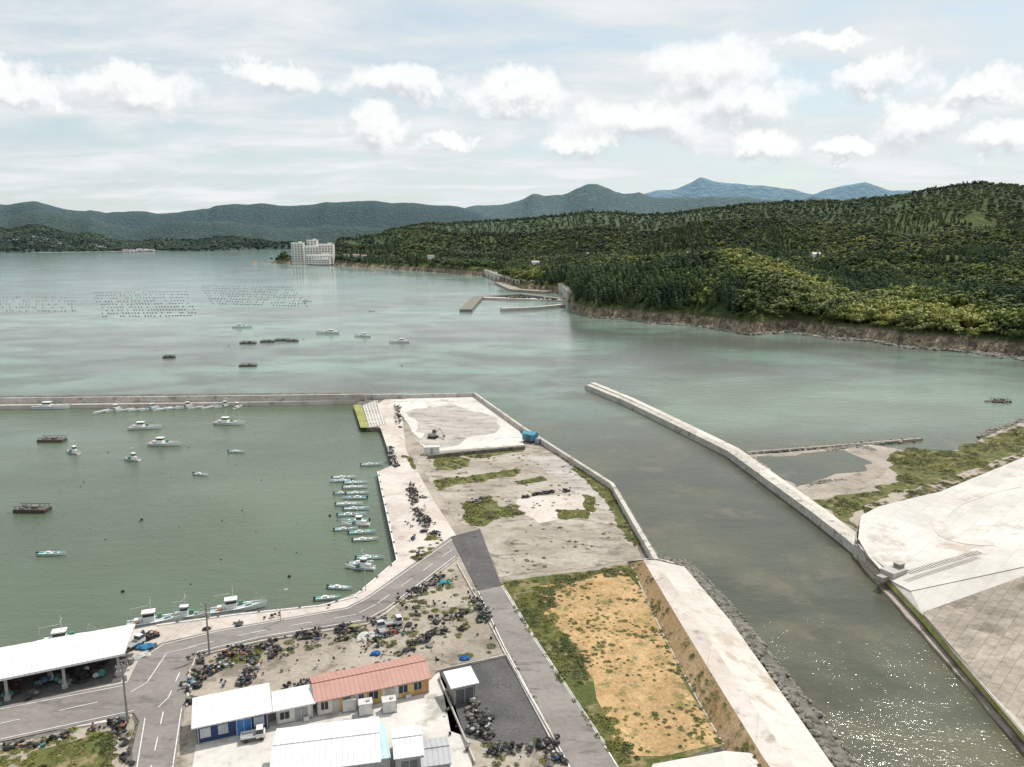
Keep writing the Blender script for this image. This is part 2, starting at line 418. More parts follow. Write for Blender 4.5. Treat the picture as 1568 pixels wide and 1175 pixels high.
shoreR=[(395,402),(415,403.5),(440,404),(510,406),(560,410),(610,413),(680,418),(745,424),(765,434),(800,445),(860,449),(872,458),(878,478),(905,486),(960,489),(1000,495),(1060,498),(1100,504),(1150,513),(1210,508),(1280,518),(1330,521),(1400,533),(1470,537),(1568,550),(1700,565),(2100,600)]
R1=[(395,408,2250),(412,400,2250),(425,391,2200),(440,387,2200),(520,391,2150),(600,394,1900),(700,399,1500),(770,403,1400),(830,410,1100),(862,425,800),(880,425,740),(960,414,730),(1030,402,720),(1080,390,720),(1120,383,720),(1200,400,680),(1240,424,650),(1300,450,620),(1400,440,600),(1500,446,560),(1568,448,540),(2100,440,500)]
R2=[(395,412,2600),(430,404,2600),(500,385,2600),(520,372,2600),(600,374,2400),(700,384,2000),(800,390,1800),(900,394,1500),(1000,384,1400),(1200,390,1200),(1300,390,1100),(1400,372,1100),(1500,380,1000),(1568,384,1000),(2100,380,900)]
R3=[(395,414,3000),(430,404,3000),(500,380,3000),(520,362,3000),(560,356,3200),(640,349,3000),(700,354,2700),(800,354,2500),(900,348,2400),(1000,349,2200),(1060,335,2000),(1200,333,2000),(1300,337,1900),(1400,352,1700),(1568,345,1600),(2100,330,1500)]
R4=[(395,415,3700),(430,404,3700),(510,374,3800),(600,348,3800),(700,338,3800),(800,331,3700),(900,325,3600),(1000,322,3600),(1100,315,3500),(1200,308,3400),(1300,303,3300),(1370,294,3200),(1420,284,3100),(1500,277,3000),(1568,284,3000),(2100,290,3000)]
TR=Terr(shoreR,[(R1,11),(R2,12),(R3,14),(R4,14)],val=.60,nz=13,flat0=9)
mr=terrain_mat('forest_floor_hazed',(.05,.065,.026),(.08,.10,.035),(.14,.165,.06),.004,True,((.09,.125,.085),2200,4200))  # floor greens nearby; the far slopes fade to a painted haze tint
TR.mesh('forested_hills_terrain',385,2100,330,380,5500,340,mr)
def forest(name,terr,u0,u1,y0,y1,coll,spacing,kmul,clear=None,far=False):
    s0,s1=ray(u0,380)[0],ray(u1,380)[0]; pts=[];sc=[];rz=[];ix=[]
    y=y0
    while y<y1:
        sp_=spacing(y); n=int((s1-s0)*y/sp_)
        for i in range(n):
            yy=y+R.uniform(-.5,.5)*sp_; x=(s0+(s1-s0)*(i+R.random())/n)*yy
            ks=terr.col(x/yy)
            if yy<ks[2][0]+R.uniform(-1,3): continue
            z=terr.h(x,yy,ks)
            if z<2.0: continue
            if clear and clear(x,yy,z): continue
            k=kmul(yy)*R.uniform(.6,1.35)
            if yy<ks[2][0]+6: k*=.65
            pts.append((x,yy,z-.6)); sc.append((k*R.uniform(.9,1.15),k*R.uniform(.9,1.15),k*R.uniform(.8,1.1))); rz.append(R.uniform(0,6.28))
            if far: ix.append(R.randrange(3))
            else:
                q=noise.noise(Vector((x*.006,yy*.004,5)))+.5*noise.noise(Vector((x*.02,yy*.015,8)))+R.uniform(-.10,.10)
                if R.random()<(yy-1100)/1100: ix.append(8+R.randrange(2) if q<.20 else 5+R.randrange(3))
                else: ix.append(5+R.randrange(3) if q>.12 else (3+R.randrange(2) if q<-.22 else R.randrange(3)))
        y+=sp_*.9
    print(name,len(pts))
    return scatter(name,coll,pts,sc,rz,ix)
hotelP=P(480,403,3)
def clr(x,y,z):
    q=noise.noise(Vector((x*.006+9,y*.0035,2)))
    if q>.43 and 900<y<3000: return True
    if abs(x-hotelP.x)<56 and 2062<y<2135: return True
    return False
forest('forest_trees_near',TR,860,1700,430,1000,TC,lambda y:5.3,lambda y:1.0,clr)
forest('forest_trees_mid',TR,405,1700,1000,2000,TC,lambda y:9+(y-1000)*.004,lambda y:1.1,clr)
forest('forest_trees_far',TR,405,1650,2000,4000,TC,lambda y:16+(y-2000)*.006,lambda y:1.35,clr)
shoreL=[(-400,389),(0,388),(100,386.5),(240,385),(330,385),(400,383),(470,382),(600,380),(900,378)]
L1=[(-400,345,5200),(0,345,5200),(60,347,5200),(120,354,5200),(180,360,5200),(240,354,5100),(300,366,5100),(380,364,5100),(440,368,5100),(600,370,5100),(900,371,5100)]
L2=[(-400,303,7500),(0,309,7500),(60,312,7500),(100,317,7500),(130,323,7500),(165,320,7500),(200,313,7500),(220,312,7500),(240,318,7500),(275,321,7500),(320,320,7500),(340,317,7500),(400,311,7500),(450,308,7500),(500,303,7500),(570,305,7500),(640,312,7500),(700,320,7500),(760,335,7500),(900,365,7500)]
L15=[(-400,330,6200),(0,328,6200),(80,324,6200),(150,334,6200),(200,340,6200),(260,332,6200),(330,342,6200),(420,345,6200),(500,338,6200),(600,350,6200),(900,370,6200)]
TL=Terr(shoreL,[(L1,14),(L15,0),(L2,0)],val=.45,nz=26,wl=170)
ml=terrain_mat('hazed_hill_cover',(.06,.095,.09),(.085,.125,.11),(.13,.17,.135),.0016,False,((.082,.125,.135),5000,7400),26,1.5)  # blue-green base colours include painted haze, stronger on the back ridge
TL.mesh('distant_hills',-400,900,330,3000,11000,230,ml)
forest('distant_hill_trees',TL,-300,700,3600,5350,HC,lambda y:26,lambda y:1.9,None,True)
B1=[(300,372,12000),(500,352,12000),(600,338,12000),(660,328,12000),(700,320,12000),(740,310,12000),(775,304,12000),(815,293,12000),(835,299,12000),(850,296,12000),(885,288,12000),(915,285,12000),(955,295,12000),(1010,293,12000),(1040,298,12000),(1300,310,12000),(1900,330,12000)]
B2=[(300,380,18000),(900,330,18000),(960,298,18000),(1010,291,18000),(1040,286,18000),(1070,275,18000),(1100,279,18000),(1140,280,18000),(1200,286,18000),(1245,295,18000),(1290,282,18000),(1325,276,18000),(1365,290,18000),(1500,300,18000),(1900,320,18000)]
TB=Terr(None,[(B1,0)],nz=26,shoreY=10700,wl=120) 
mb=terrain_mat('hazed_mountain_cover',(.105,.16,.175),(.125,.185,.195),(.16,.215,.215),.0008,False,None,20,1.5)  # blue-grey is atmospheric haze painted as diffuse colour
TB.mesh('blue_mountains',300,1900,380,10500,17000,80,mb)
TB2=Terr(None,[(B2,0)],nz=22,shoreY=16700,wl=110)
mb2=terrain_mat('far_hazed_mountain_cover',(.20,.31,.39),(.22,.33,.41),(.24,.35,.42),.0005,False,None,14,1.5)  # paler blue: heavier haze painted into the diffuse colour
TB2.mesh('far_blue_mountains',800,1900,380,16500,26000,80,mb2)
# ------------------------------------------------------------ PORT LAND
land=[(545,619),(562,606),(727,603),(800,655),(935,740),(1003,857),(1050,862),(1110,915),(1330,1200),(1480,1400),(-300,1400),(-500,1120),(-200,1020),(0,990),(205,962),(240,955),(365,938),(490,925),(540,912),(607,857),(577,722),(600,712),(583,655),(562,655)]
prism('port_ground',wpoly(land,G),-4,G,M['land'])
z=G+.02
sheet('gravel_ground',[(590,640),(860,690),(925,745),(985,857),(1000,1190),(250,1190),(290,1010),(690,850),(620,700)],z,M['gravel'])
sheet('quay_pavement',[(583,657),(560,630),(590,611),(612,610),(622,690),(660,760),(700,822),(560,922),(530,935),(240,1000),(200,1100),(-300,1180),(-450,1125),(-200,1023),(0,993),(205,964),(240,957),(365,940),(490,927),(541,913),(609,857),(579,722),(602,712)],z+.03,M['quay'])
sheet('concrete_lot',[(597,610),(725,606),(795,655),(803,681),(655,693),(628,655)],z+.05,M['lot'],.5)
sheet('worn_lot_patch',[(628,630),(690,620),(750,636),(765,660),(700,680),(652,688)],z+.07,M['lotgrey'],3)
sheet('slipway',[(555,621),(575,613),(592,650),(566,655)],z+.09,M['lotgrey'])
for i in range(6):
    a=i/5; ribbon('slipway_step',[(556+a*3+i*3.6,621-i*1.6),(567+a*3+i*3.6,654-i*.8)],.25,z+.12,M['line'])
sheet('slipway_grass',[(541,620),(553,620),(566,655),(552,655)],z+.08,M['lime'])
sheet('dirt_lot',[(635,700),(690,695),(860,692),(925,745),(983,855),(765,885),(730,810),(700,800)],z+.05,M['dirt'],.8)
sheet('gravel_patch',[(800,700),(860,697),(920,742),(945,790),(880,755),(830,715)],z+.07,M['lotgrey'],2)
sheet('gravel_patch',[(740,808),(960,795),(982,850),(762,880)],z+.07,M['dirt'],1.5)
sheet('gravel_patch',[(790,765),(900,757),(915,785),(830,800),(795,790)],z+.09,M['quay'],1.5)
grassP=[[(662,703),(700,698),(722,705),(720,714),(690,719),(663,720)],[(668,735),(760,722),(800,717),(792,727),(700,743),(672,750)],[(783,738),(828,728),(836,735),(800,743)],[(712,772),(745,762),(765,775),(792,772),(797,790),(762,793),(740,808),(716,808)],[(890,757),(910,765),(918,782),(905,785)],[(620,698),(632,700),(640,720),(630,718)],[(855,782),(905,780),(900,792),(860,795)],[(845,688),(860,690),(935,750),(978,835),(968,838),(925,760)],[(700,694),(790,686),(800,691),(720,702)]]
for i,g in enumerate(grassP):
    sheet('grass_patch',g,z+.12,M['grass'],1.3); weeds('grass_patch_tufts',g,z+.12,1.1 if i!=3 else 1.3,(.4,1.1) if i!=3 else (.6,1.7),1.5,thr=-.05)
weeds('lot_stray_weeds',[(640,700),(860,695),(925,745),(983,855),(765,885),(700,790)],z+.1,.10,(.3,.8),0,thr=.10)
sheet('grass_field',[(762,892),(985,862),(1110,1142),(965,1185),(925,1150),(820,985)],z+.04,M['grass'],.6)
fieldS=[(828,900),(965,872),(1000,925),(1045,1010),(1098,1120),(1060,1140),(975,1165),(935,1095),(895,1040),(880,1000),(840,945)]
sheet('soil_field',fieldS,z+.07,M['soil'],2.4)
weeds('field_grass_tufts',[(765,895),(975,865),(985,880),(900,885),(845,905),(850,950),(890,1000),(900,1050),(940,1100),(970,1160),(960,1175),(925,1145),(822,985)],z+.05,2.0,(.4,1.3))
weeds('field_weed_tufts',fieldS,z+.07,1.0,(.12,.5),thr=0)
weeds('field_weed_tufts',fieldS,z+.07,.3,(.4,.95),thr=.17)
weeds('field_weed_tufts',[(960,862),(985,862),(1110,1135),(1075,1140),(1020,990)],z+.07,.8,(.3,.8),thr=.05)
scrub=[(600,925),(690,872),(735,925),(770,1000),(690,1018),(560,1000),(560,960)]
sheet('scrub_ground',scrub,z+.04,M['gravel'],.6)
for g in [[(610,920),(690,872),(725,920),(735,955),(690,950),(600,950)],[(300,1010),(420,985),(560,955),(560,975),(400,1010),(310,1030)],[(575,955),(640,940),(650,965),(590,975)],[(560,975),(735,950),(765,1000),(600,1015)]]:
    weeds('scrub_bushes',g,z+.05,.6,(.3,1.3),thr=.02)
sheet('verge_ground',[(-100,1165),(0,1142),(200,1098),(207,1112),(190,1200),(-150,1200)],z+.06,M['gravel'],.5)
sheet('verge_grass',[(60,1150),(150,1120),(185,1125),(160,1200),(0,1200)],z+.08,M['grass'],1.6)
weeds('verge_weeds',[(-100,1165),(0,1142),(200,1098),(207,1112),(190,1200),(-150,1200)],z+.06,1.3,(.3,1.1),thr=0)
weeds('roadside_weeds',[(625,850),(660,820),(685,822),(640,862)],z+.06,1.5,(.5,1.4))
weeds('levee_weeds',[(965,862),(985,860),(1165,1155),(1150,1160)],G+.3,.3,(.3,.8))
weeds('roadside_weeds',[(775,1000),(850,1130),(865,1160),(855,1135),(785,1003)],z+.06,.8,(.3,.7))
weeds('yard_edge_weeds',[(715,1140),(850,1128),(865,1165),(740,1180)],z+.06,.7,(.3,1),thr=0)
# roads
z=G+.12
roadA=[(690,822),(560,915),(530,930),(330,965),(245,985),(215,1005),(195,1045),(0,1082),(-150,1110),(-150,1170),(0,1136),(205,1092),(213,1105),(190,1200),(262,1200),(284,1080),(290,1020),(300,1002),(400,978),(560,952),(590,935),(703,850)]
sheet('port_road',roadA,z,M['asphalt'])
bl=[(690,822),(732,905),(772,990),(865,1160),(885,1200)]; brr=[(735,810),(768,897),(822,985),(925,1140),(962,1200)]
sheet('main_road',bl+brr[::-1],z+.02,M['asphalt'])
sheet('dark_asphalt_section',[(690,822),(732,905),(768,897),(735,810)],z+.04,M['asphalt_new'])
zl=z+.06
for q in (bl[1:],brr[1:]): ribbon('road_edge_line',[(a+(3 if q is bl[1:] else 0),b) for a,b in q],.18,zl,M['line'])
ribbon('road_edge_line',[(692,826),(563,916),(532,932),(332,967),(250,987),(222,1005)],.18,zl,M['line'])
ribbon('road_edge_line',[(697,852),(590,933),(560,949),(400,975),(303,998),(294,1020),(286,1080)],.18,zl,M['line'])
ribbon('road_centre_line',[(692,842),(575,926),(545,941),(400,966),(270,995)],.14,zl,M['line'],(4,4))
ribbon('road_centre_line',[(250,1090),(228,1190)],.14,zl,M['line'],(3,3))
ribbon('road_centre_line',[(150,1075),(0,1108),(-100,1130)],.14,zl,M['line'],(5,5))
ribbon('road_edge_line',[(188,1050),(0,1086),(-100,1105)],.14,zl,M['line'])
ribbon('road_edge_line',[(205,1088),(0,1132),(-100,1155)],.14,zl,M['line'])
ribbon('road_edge_line',[(222,1100),(207,1190)],.14,zl,M['line'])
ribbon('road_edge_line',[(278,1085),(262,1190)],.14,zl,M['line'])
ribbon('road_edge_line',[(275,1030),(258,1068),(235,1090)],.14,zl,M['line'],(2.5,2.5))
ribbon('road_edge_line',[(300,990),(255,1000),(242,1020),(225,1045),(200,1060)],.14,zl,M['line'])
for k in ([(700,862),(735,925),(775,1003),(862,1165)],[(770,896),(824,984),(927,1139)],[(700,854),(592,938),(562,955),(400,981),(302,1004),(289,1030),(286,1080)]):
    wall('kerb',k,.25,G,G+.3,M['wall'])
sheet('gravel_lot',[(672,1025),(775,1003),(848,1133),(765,1145),(690,1120)],z-.03,M['darkgravel'])
sheet('concrete_yard',[(480,1085),(655,1045),(672,1028),(690,1060),(722,1160),(725,1200),(290,1200),(300,1140)],z-.03,M['lot'])
wall('yard_fence_base',[(668,1026),(776,1002)],.2,G,G+.5,M['wall']); wall('yard_fence_base',[(776,1003),(850,1133)],.2,G,G+.5,M['wall'])
wall('yard_fence_base',[(672,1035),(727,1165)],.2,G,G+.6,M['wall'])
# ------------------------------------------------------------ seawalls
wall('seawall',[(622,604),(727,602),(801,654),(937,740),(1005,856)],1.1,-3,3.2,M['wall'])
wall('seawall_footing',[(727,606),(800,660),(936,746),(1004,862)],3.5,-3,.7,M['land'],.7)
wall('lot_divider_wall',[(655,697),(735,689),(803,683)],1.2,G,G+1.2,M['land'])
wall('breakwater',[(-500,624),(0,618.5),(300,615),(545,611),(560,609)],7,-4,1.7,M['quay'])
wall('breakwater_parapet',[(-500,614),(0,609.5),(300,606.5),(560,603.5)],1.2,1.6,4.2,M['wall'])
wall('breakwater_armour',[(-500,611),(0,607),(560,601.5)],3,-4,.9,M['land'],1)
wall('lot_north_parapet',[(560,604),(622,603.5)],1.2,1.0,3.6,M['wall'])
jt=[(901,589),(960,613),(1040,651),(1120,690),(1180,733),(1250,783),(1305,825),(1318,836)]
wall('training_jetty',jt,2.8,-4,2.2,M['wall']); 
wall('training_jetty_footing',[(a-3,b+3) for a,b in jt],2.0,-4,.5,M['land'],.5)
wall('training_jetty_footing',[(a+6,b-3) for a,b in jt],2.6,-4,1.3,M['white'],1.3)
def strip(name,l,r,mat):
    n=len(l); m=MB(); a=[P(*q) for q in l]; b=[P(*q) for q in r]
    m.add(a+b,[(i,n+i,n+i+1,i+1) for i in range(n-1)],(1,1,1)); return m.build(name,mat)
crest=[(985,858,4.2),(1050,967,5),(1110,1065,5),(1167,1157,5),(1200,1205,5)]
crest2=[(1005,858,4.2),(1078,967,5),(1143,1065,5),(1206,1157,5),(1240,1205,5)]
toe=[(1048,868,2.2),(1118,950,2.2),(1195,1058,2.2),(1270,1165,2.2),(1300,1205,2.2)]
base=[(965,862,G+.1),(1015,970,G+.1),(1065,1065,G+.1),(1108,1140,G+.1),(1140,1205,G+.1)]
strip('levee_crest_path',crest,crest2,M['quay']); strip('levee_slope',crest2,toe,M['white']); strip('levee_back_slope',base,crest,M['slope'])
sheet('levee_end_apron',[(960,860,G+.15),(985,857,4.2),(1005,857,4.2),(1048,866,2.2),(1003,853,G+.2)],G,M['white'])
ribbon('levee_foot_kerb',[(965,862),(1015,970),(1065,1065),(1108,1140)],.3,G+.16,M['wall'])
sheet('levee_ramp',[(985,1200),(1000,1170),(1110,1150),(1170,1155),(1190,1200)],G+2.6,M['white'])
# tufts growing on the back slope
pts=[];sc=[];rz=[];ix=[]
A=[P(*q) for q in base]; B=[P(*q) for q in crest]
for i in range(len(A)-1):
    for k in range(int((A[i+1]-A[i]).length*5)):
        s,t_=R.random(),R.random(); q=A[i].lerp(A[i+1],s).lerp(B[i].lerp(B[i+1],s),t_*.9)
        if noise.noise(q*.2)+R.uniform(-.3,.3)<.08: continue
        pts.append(q); kk=R.uniform(.2,.7); sc.append((kk,kk,kk)); rz.append(R.uniform(0,6)); ix.append(R.randrange(4))
scatter('levee_slope_tufts',WC,pts,sc,rz,ix)
pts=[];sc=[];rz=[];ix=[]
ro=[(1006,851),(1055,861),(1122,930),(1215,1045),(1320,1180),(1340,1205)]; ri=[(1003,858),(1046,868),(1108,940),(1195,1058),(1292,1195),(1300,1205)]
A=wpoly(ri,1.7); B=wpoly(ro,0)
for i in range(len(A)-1):
    ln=(A[i+1]-A[i]).length
    for k in range(int(ln*12)):
        s,t_=R.random(),R.random(); q=A[i].lerp(A[i+1],s).lerp(B[i].lerp(B[i+1],s),t_)
        pts.append(q+Vector((0,0,R.uniform(-.1,.3)))); kk=R.uniform(.45,1.05); sc.append((kk,kk,kk)); rz.append(R.uniform(0,6)); ix.append(R.randrange(4))
scatter('armour_rocks',RC,pts,sc,rz,ix,.6)
strip('armour_bed',[(a,b,1.3) for a,b in ri],[(a,b,-.6) for a,b in ro],M['land'])
# ------------------------------------------------------------ right bank
rb=[(1145,697),(1240,690),(1330,680),(1400,692),(1470,690),(1510,668),(1600,630),(1900,560),(2400,800),(2400,1500),(1900,1500),(1568,1147),(1330,878),(1305,838),(1245,785)]
prism('right_bank_ground',rough_poly(wpoly(rb,.5),3,.3),-4,.5,M['mud'])
pool=[(1158,700),(1230,697),(1290,690),(1335,705),(1325,720),(1250,738),(1215,745),(1180,722)]
sheet('tidal_pool_water',pool,.54,mw,1.8)
sheet('mud_bar',[(1240,745),(1290,737),(1350,712),(1362,720),(1330,745),(1275,762),(1245,765)],.56,M['gravel'],1.5)
gr=[(1245,768),(1300,762),(1372,735),(1365,700),(1385,686),(1470,693),(1512,672),(1700,610),(1800,600),(1800,700),(1568,706),(1440,758),(1350,778),(1312,808)]
sheet('marsh_grass',gr,.58,M['grass'],2.2); weeds('marsh_grass_tufts',gr,.58,.45,(.6,2.0),1.0)
sheet('marsh_bare_strip',[(1310,806),(1350,775),(1440,752),(1568,698),(1568,690),(1430,740),(1340,765),(1300,795)],.62,M['gravel'],1.0)
pts=[];sc=[];rz=[];ix=[]
for a,b,n in (((1145,694),(1410,672),260),((1500,668),(1580,640),300),((1240,742),(1290,735),60),((1270,690),(1330,680),120),((1510,614),(1545,616),30),((1150,700),(1245,778),120),((1290,680),(1340,690),90)):
    for k in range(n):
        t_=R.random(); q=P(a[0]+(b[0]-a[0])*t_+R.gauss(0,2),a[1]+(b[1]-a[1])*t_+R.gauss(0,.7 if n<200 else 1.2),.4); pts.append(q); kk=R.uniform(.3,1.3); sc.append((kk*1.3,kk,kk*.6)); rz.append(R.uniform(0,6)); ix.append(R.randrange(4))
scatter('shore_rocks',RC,pts,sc,rz,ix,.5)
pts=[];sc=[];rz=[];ix=[]
for k in range(1500):
    u=R.uniform(878,1650); s=ray(u,480)[0]; y=interp(TR.sh,s)+R.gauss(-1,3); kk=R.uniform(.8,3.2)
    pts.append((s*y,y,R.uniform(-.2,.6))); sc.append((kk*1.2,kk,kk*.7)); rz.append(R.uniform(0,6)); ix.append(R.randrange(4))
scatter('headland_foreshore_rocks',RC,pts,sc,rz,ix,.5)
wall('old_groyne',[(1145,692),(1290,681),(1410,671)],1.0,-2,.8,M['mud'])
edge=[(1318,822,3),(1330,850,2.4),(1362,888,2.2),(1412,942,2.2),(1480,1022,2.2),(1568,1125,2.2),(1700,1280,2.2)]
up_=sheet('revetment_upper',[(1318,790,4),(1345,776,4),(1400,762,4.4),(1440,753,4.6),(1568,700,6),(1750,640,7),(2100,700,8),(2100,850,8),(1800,890,8),(1568,868,6.5),(1395,905,3.4),(1362,888,2.4),(1330,852,3),(1314,825,3.6)],4,M['whiteR'])
bv=BVHTree.FromPolygons([v.co.copy() for v in up_.data.vertices],[tuple(p_.vertices) for p_ in up_.data.polygons])
sheet('revetment_lower_panels',[(1362,888,2.2),(1395,905,3.3),(1568,868,6.4),(1800,890,7.9),(2000,1400,7.9),(1800,1400,2.2),(1412,942,2.2)],4,M['whiteR'])
sheet('revetment_blocks',[(1412,938,2.7),(1568,882,6.2),(1800,905,7.7),(2000,1400,7.7),(1820,1400,2.2),(1568,1118,2.3)],4,M['blocks'])
strip('algae_strip',[(a-9,b+1,1.2) for a,b,c in edge[2:]],[(a+2,b,2.25) for a,b,c in edge[2:]],M['lime'])
strip('revetment_kerb',[(a+2,b,2.35) for a,b,c in edge[2:]],[(a+9,b-2,2.4) for a,b,c in edge[2:]],M['quay'])
strip('revetment_side',[(1318,790,4),(1310,826,3.6),(1328,858,2.6),(1362,890,2.3)],[(1316,795,0),(1306,833,0),(1322,866,0),(1358,897,0)],M['wall'])
strip('revetment_side',[(a-9,b+1,1.2) for a,b,c in edge[2:]],[(a-14,b+2,-.5) for a,b,c in edge[2:]],M['land'])
m=MB(); q=P(1368,880,2.5)
m.box((q.x,q.y,3.0),(4.5,3,1.5),(.45,.42,.38),.5); m.box((q.x+1.5,q.y+1,4.1),(1.6,1.4,.9),(.25,.23,.2),.5); m.box((q.x-2.6,q.y-1.2,2.4),(2.5,1.6,1.0),(.35,.33,.3),.5)
m.box((q.x+1.5,q.y+1,4.62),(1.9,1.7,.12),(.4,.38,.34),.5)
m.build('sluice_gate_block',M['paint'])
wall('jetty_ramp',[(1312,833),(1345,858),(1372,879)],1.0,0,3.0,M['wall'])
ribbon('revetment_stairs',None,1.6,0,M['land'],(.35,.35),pts=[P(1390,878,4.4)+Vector((0,0,.1)),P(1500,846,6.0)+Vector((0,0,.1))])
arc=[]
for i in range(40):
    a=math.radians(85+i*5); arc.append((1565+126*math.cos(a),790-44*math.sin(a)))
ribbon('berm_path',None,2.6,0,M['white'],pts=[P(u,v,5.7) for u,v in arc[:34]],drape=bv)
# ------------------------------------------------------------ gear piles
DK=[(.025,.025,.026),(.04,.04,.04),(.075,.07,.065),(.035,.035,.038),(.14,.13,.12),(.22,.20,.18)]
CL=[(.32,.12,.07),(.07,.13,.27),(.45,.45,.43),(.09,.23,.23),(.36,.25,.11),(.32,.30,.27),(.20,.07,.06),(.55,.54,.52),(.5,.5,.48),(.12,.2,.12),(.36,.33,.28)]
def gear(name,path,w,per,colour=.15,zz=G+.15,s=(.15,.42),thr=-.08):
    m=MB(); pts=wpoly(path,zz)
    for a,b in zip(pts[:-1],pts[1:]):
        ln=(b-a).length
        for k in range(int(ln*per*1.7)):
            t_=R.random(); q=a.lerp(b,t_); x=q.x+R.gauss(0,w/2.6); y=q.y+R.gauss(0,w/2.6)
            if noise.noise(Vector((x*.35,y*.35,4)))<thr: continue
            r=R.uniform(*s); c=R.choice(CL) if R.random()<colour else R.choice(DK); h=abs(R.gauss(0,.28)); kind=R.random()
            if kind<.45: m.ball((x,y,zz+r*.5+h),(r,r*R.uniform(.7,1.2),r*R.uniform(.5,.9)),c,1,.15,R.uniform(0,6))
            elif kind<.7: m.box((x,y,zz+r*.4+h*.6),(r*R.uniform(1.2,2.4),r*R.uniform(.9,1.5),r*R.uniform(.6,1.2)),c,R.uniform(0,6),.93)
            elif kind<.92: m.cyl((x,y,zz+h*.4),(x+R.uniform(-.2,.2),y+R.uniform(-.2,.2),zz+r+h*.4),r*.6,r*.6,c,7)
            else: m.ball((x,y,zz+.15),(r*2.4,r*1.8,r*.7),R.choice(DK),2,.16,R.uniform(0,6))
    return m.build(name,M['gear'])
gear('fishing_gear_pile',[(305,1012),(345,1002),(400,992),(460,978),(540,962)],2.6,12,.16)
gear('fishing_gear_pile',[(292,1072),(300,1035),(330,1022),(400,1002),(450,992)],3.0,9,.38)
gear('fishing_gear_pile',[(372,1048),(388,1012)],2.0,10,.5)
gear('fishing_gear_pile',[(520,975),(545,995)],2,7,.2)
gear('fishing_gear_pile',[(410,1062),(475,1048)],1.8,10,.08)
gear('fishing_gear_pile',[(480,1045),(600,1018),(650,1015)],1.1,8,.25)
gear('fishing_gear_pile',[(560,985),(612,965),(600,950)],2.6,6,.3)
gear('fishing_gear_pile',[(635,990),(660,972),(705,965)],2.0,12,.05)
gear('fishing_gear_pile',[(615,925),(650,900),(690,880)],3.0,5,.15)
gear('fishing_gear_pile',[(728,915),(740,945),(752,972)],1.8,7,.05)
gear('fishing_gear_pile',[(640,955),(700,940)],3.5,5,.1)
gear('fishing_gear_pile',[(545,955),(600,950)],2.0,6,.2)
gear('scattered_gear',[(590,960),(680,920),(720,960)],11,2.2,.2,s=(.1,.35),thr=.05)
gear('scattered_gear',[(310,1045),(420,1020),(540,1000),(700,1005)],5,1.6,.3,s=(.1,.3),thr=.05)
gear('quay_gear_pile',[(630,742),(640,775),(650,800),(668,820)],2.4,8,.2)
gear('quay_gear_pile',[(634,745),(626,752)],2.4,7,.1)
gear('quay_gear_pile',[(608,622),(613,655)],2.0,3,.2)
gear('quay_gear_pile',[(598,685),(606,715)],1.4,4,.3)
gear('quay_gear_pile',[(625,800),(640,850)],.9,2,.3)
gear('float_row',[(800,762),(835,755),(872,752)],.8,9,.03)
gear('float_row',[(722,772),(740,764)],1.2,8,.02)
gear('pallet_stacks',[(700,1075),(735,1140)],2.6,12,.3)
gear('pallet_stacks',[(722,1080),(765,1140)],1.6,10,.12)
gear('rubbish_pile',[(-10,1150),(60,1140),(130,1118),(190,1105)],.8,5,.3)
gear('rubbish_pile',[(725,1150),(850,1140),(850,1180)],1.8,6,.05)
gear('quay_gear_pile',[(215,970),(240,975),(228,995)],1.4,6,.4)
gear('quay_gear_pile',[(660,1030),(780,1175)],.4,.5,.3)
gear('fishing_gear_pile',[(185,1105),(195,1180)],1.0,4,.1)
gear('quay_gear_pile',[(300,965),(420,945),(520,928)],.8,.6,.3)
m=MB()
for u,v,c,sx,sy in ((222,992,(.05,.22,.42),1.1,1.8),(222,1004,(.6,.6,.58),1.4,.9),(558,975,(.55,.54,.5),2.2,.9),(683,892,(.05,.3,.35),1.5,.6),(712,1008,(.02,.13,.35),.9,.5),(575,1000,(.03,.13,.38),1.0,.5),(540,960,(.45,.47,.2),1.2,.6),(604,968,(.4,.12,.08),.6,.6)):
    q=P(u,v,G+.25)
    for k in range(4): m.ball((q.x+R.uniform(-.6,.6)*sx,q.y+R.uniform(-.5,.5)*sy,G+.2),(sx*R.uniform(.4,.8),sy*R.uniform(.5,.9),R.uniform(.25,.5)),c,2,.2,R.uniform(0,3))
m.build('tarpaulins',M['gear'])
# ------------------------------------------------------------ buildings
def empty(name,loc,rz=0):
    e=bpy.data.objects.new(name,None); e.location=loc; e.rotation_euler=(0,0,rz); return link(e)
def roofmat(name,c,seam=.45):
    m,t,b=newmat(name)
    tc=t.n('ShaderNodeTexCoord').outputs['Object']
    w=t.n('ShaderNodeTexWave',{'Vector':tc,'Scale':seam,'Distortion':0,'Detail':0}); w.bands_direction='X'
    n=t.noise(tc,.5,5,.7); n2=t.noise(tc,4,4,.6)
    col=t.mix(t.rng(n,.4,.7,0,.5),c,tuple(x*.72 for x in c)); col=t.mix(t.rng(w.outputs[1],0,.15,.5,0),col,tuple(x*.5 for x in c))
    col=t.mix(t.rng(n2,.6,.75,0,.3),col,(.25,.2,.16))
    L(t,col,b.inputs['Base Color']); b.inputs['Roughness'].default_value=.6
    return m
RM={'salmon':roofmat('salmon_roof',(.46,.25,.20)),'white':roofmat('white_metal_roof',(.70,.70,.69)),'grey':roofmat('grey_roof',(.42,.42,.43)),'blue':roofmat('pale_blue_roof',(.48,.68,.72))}
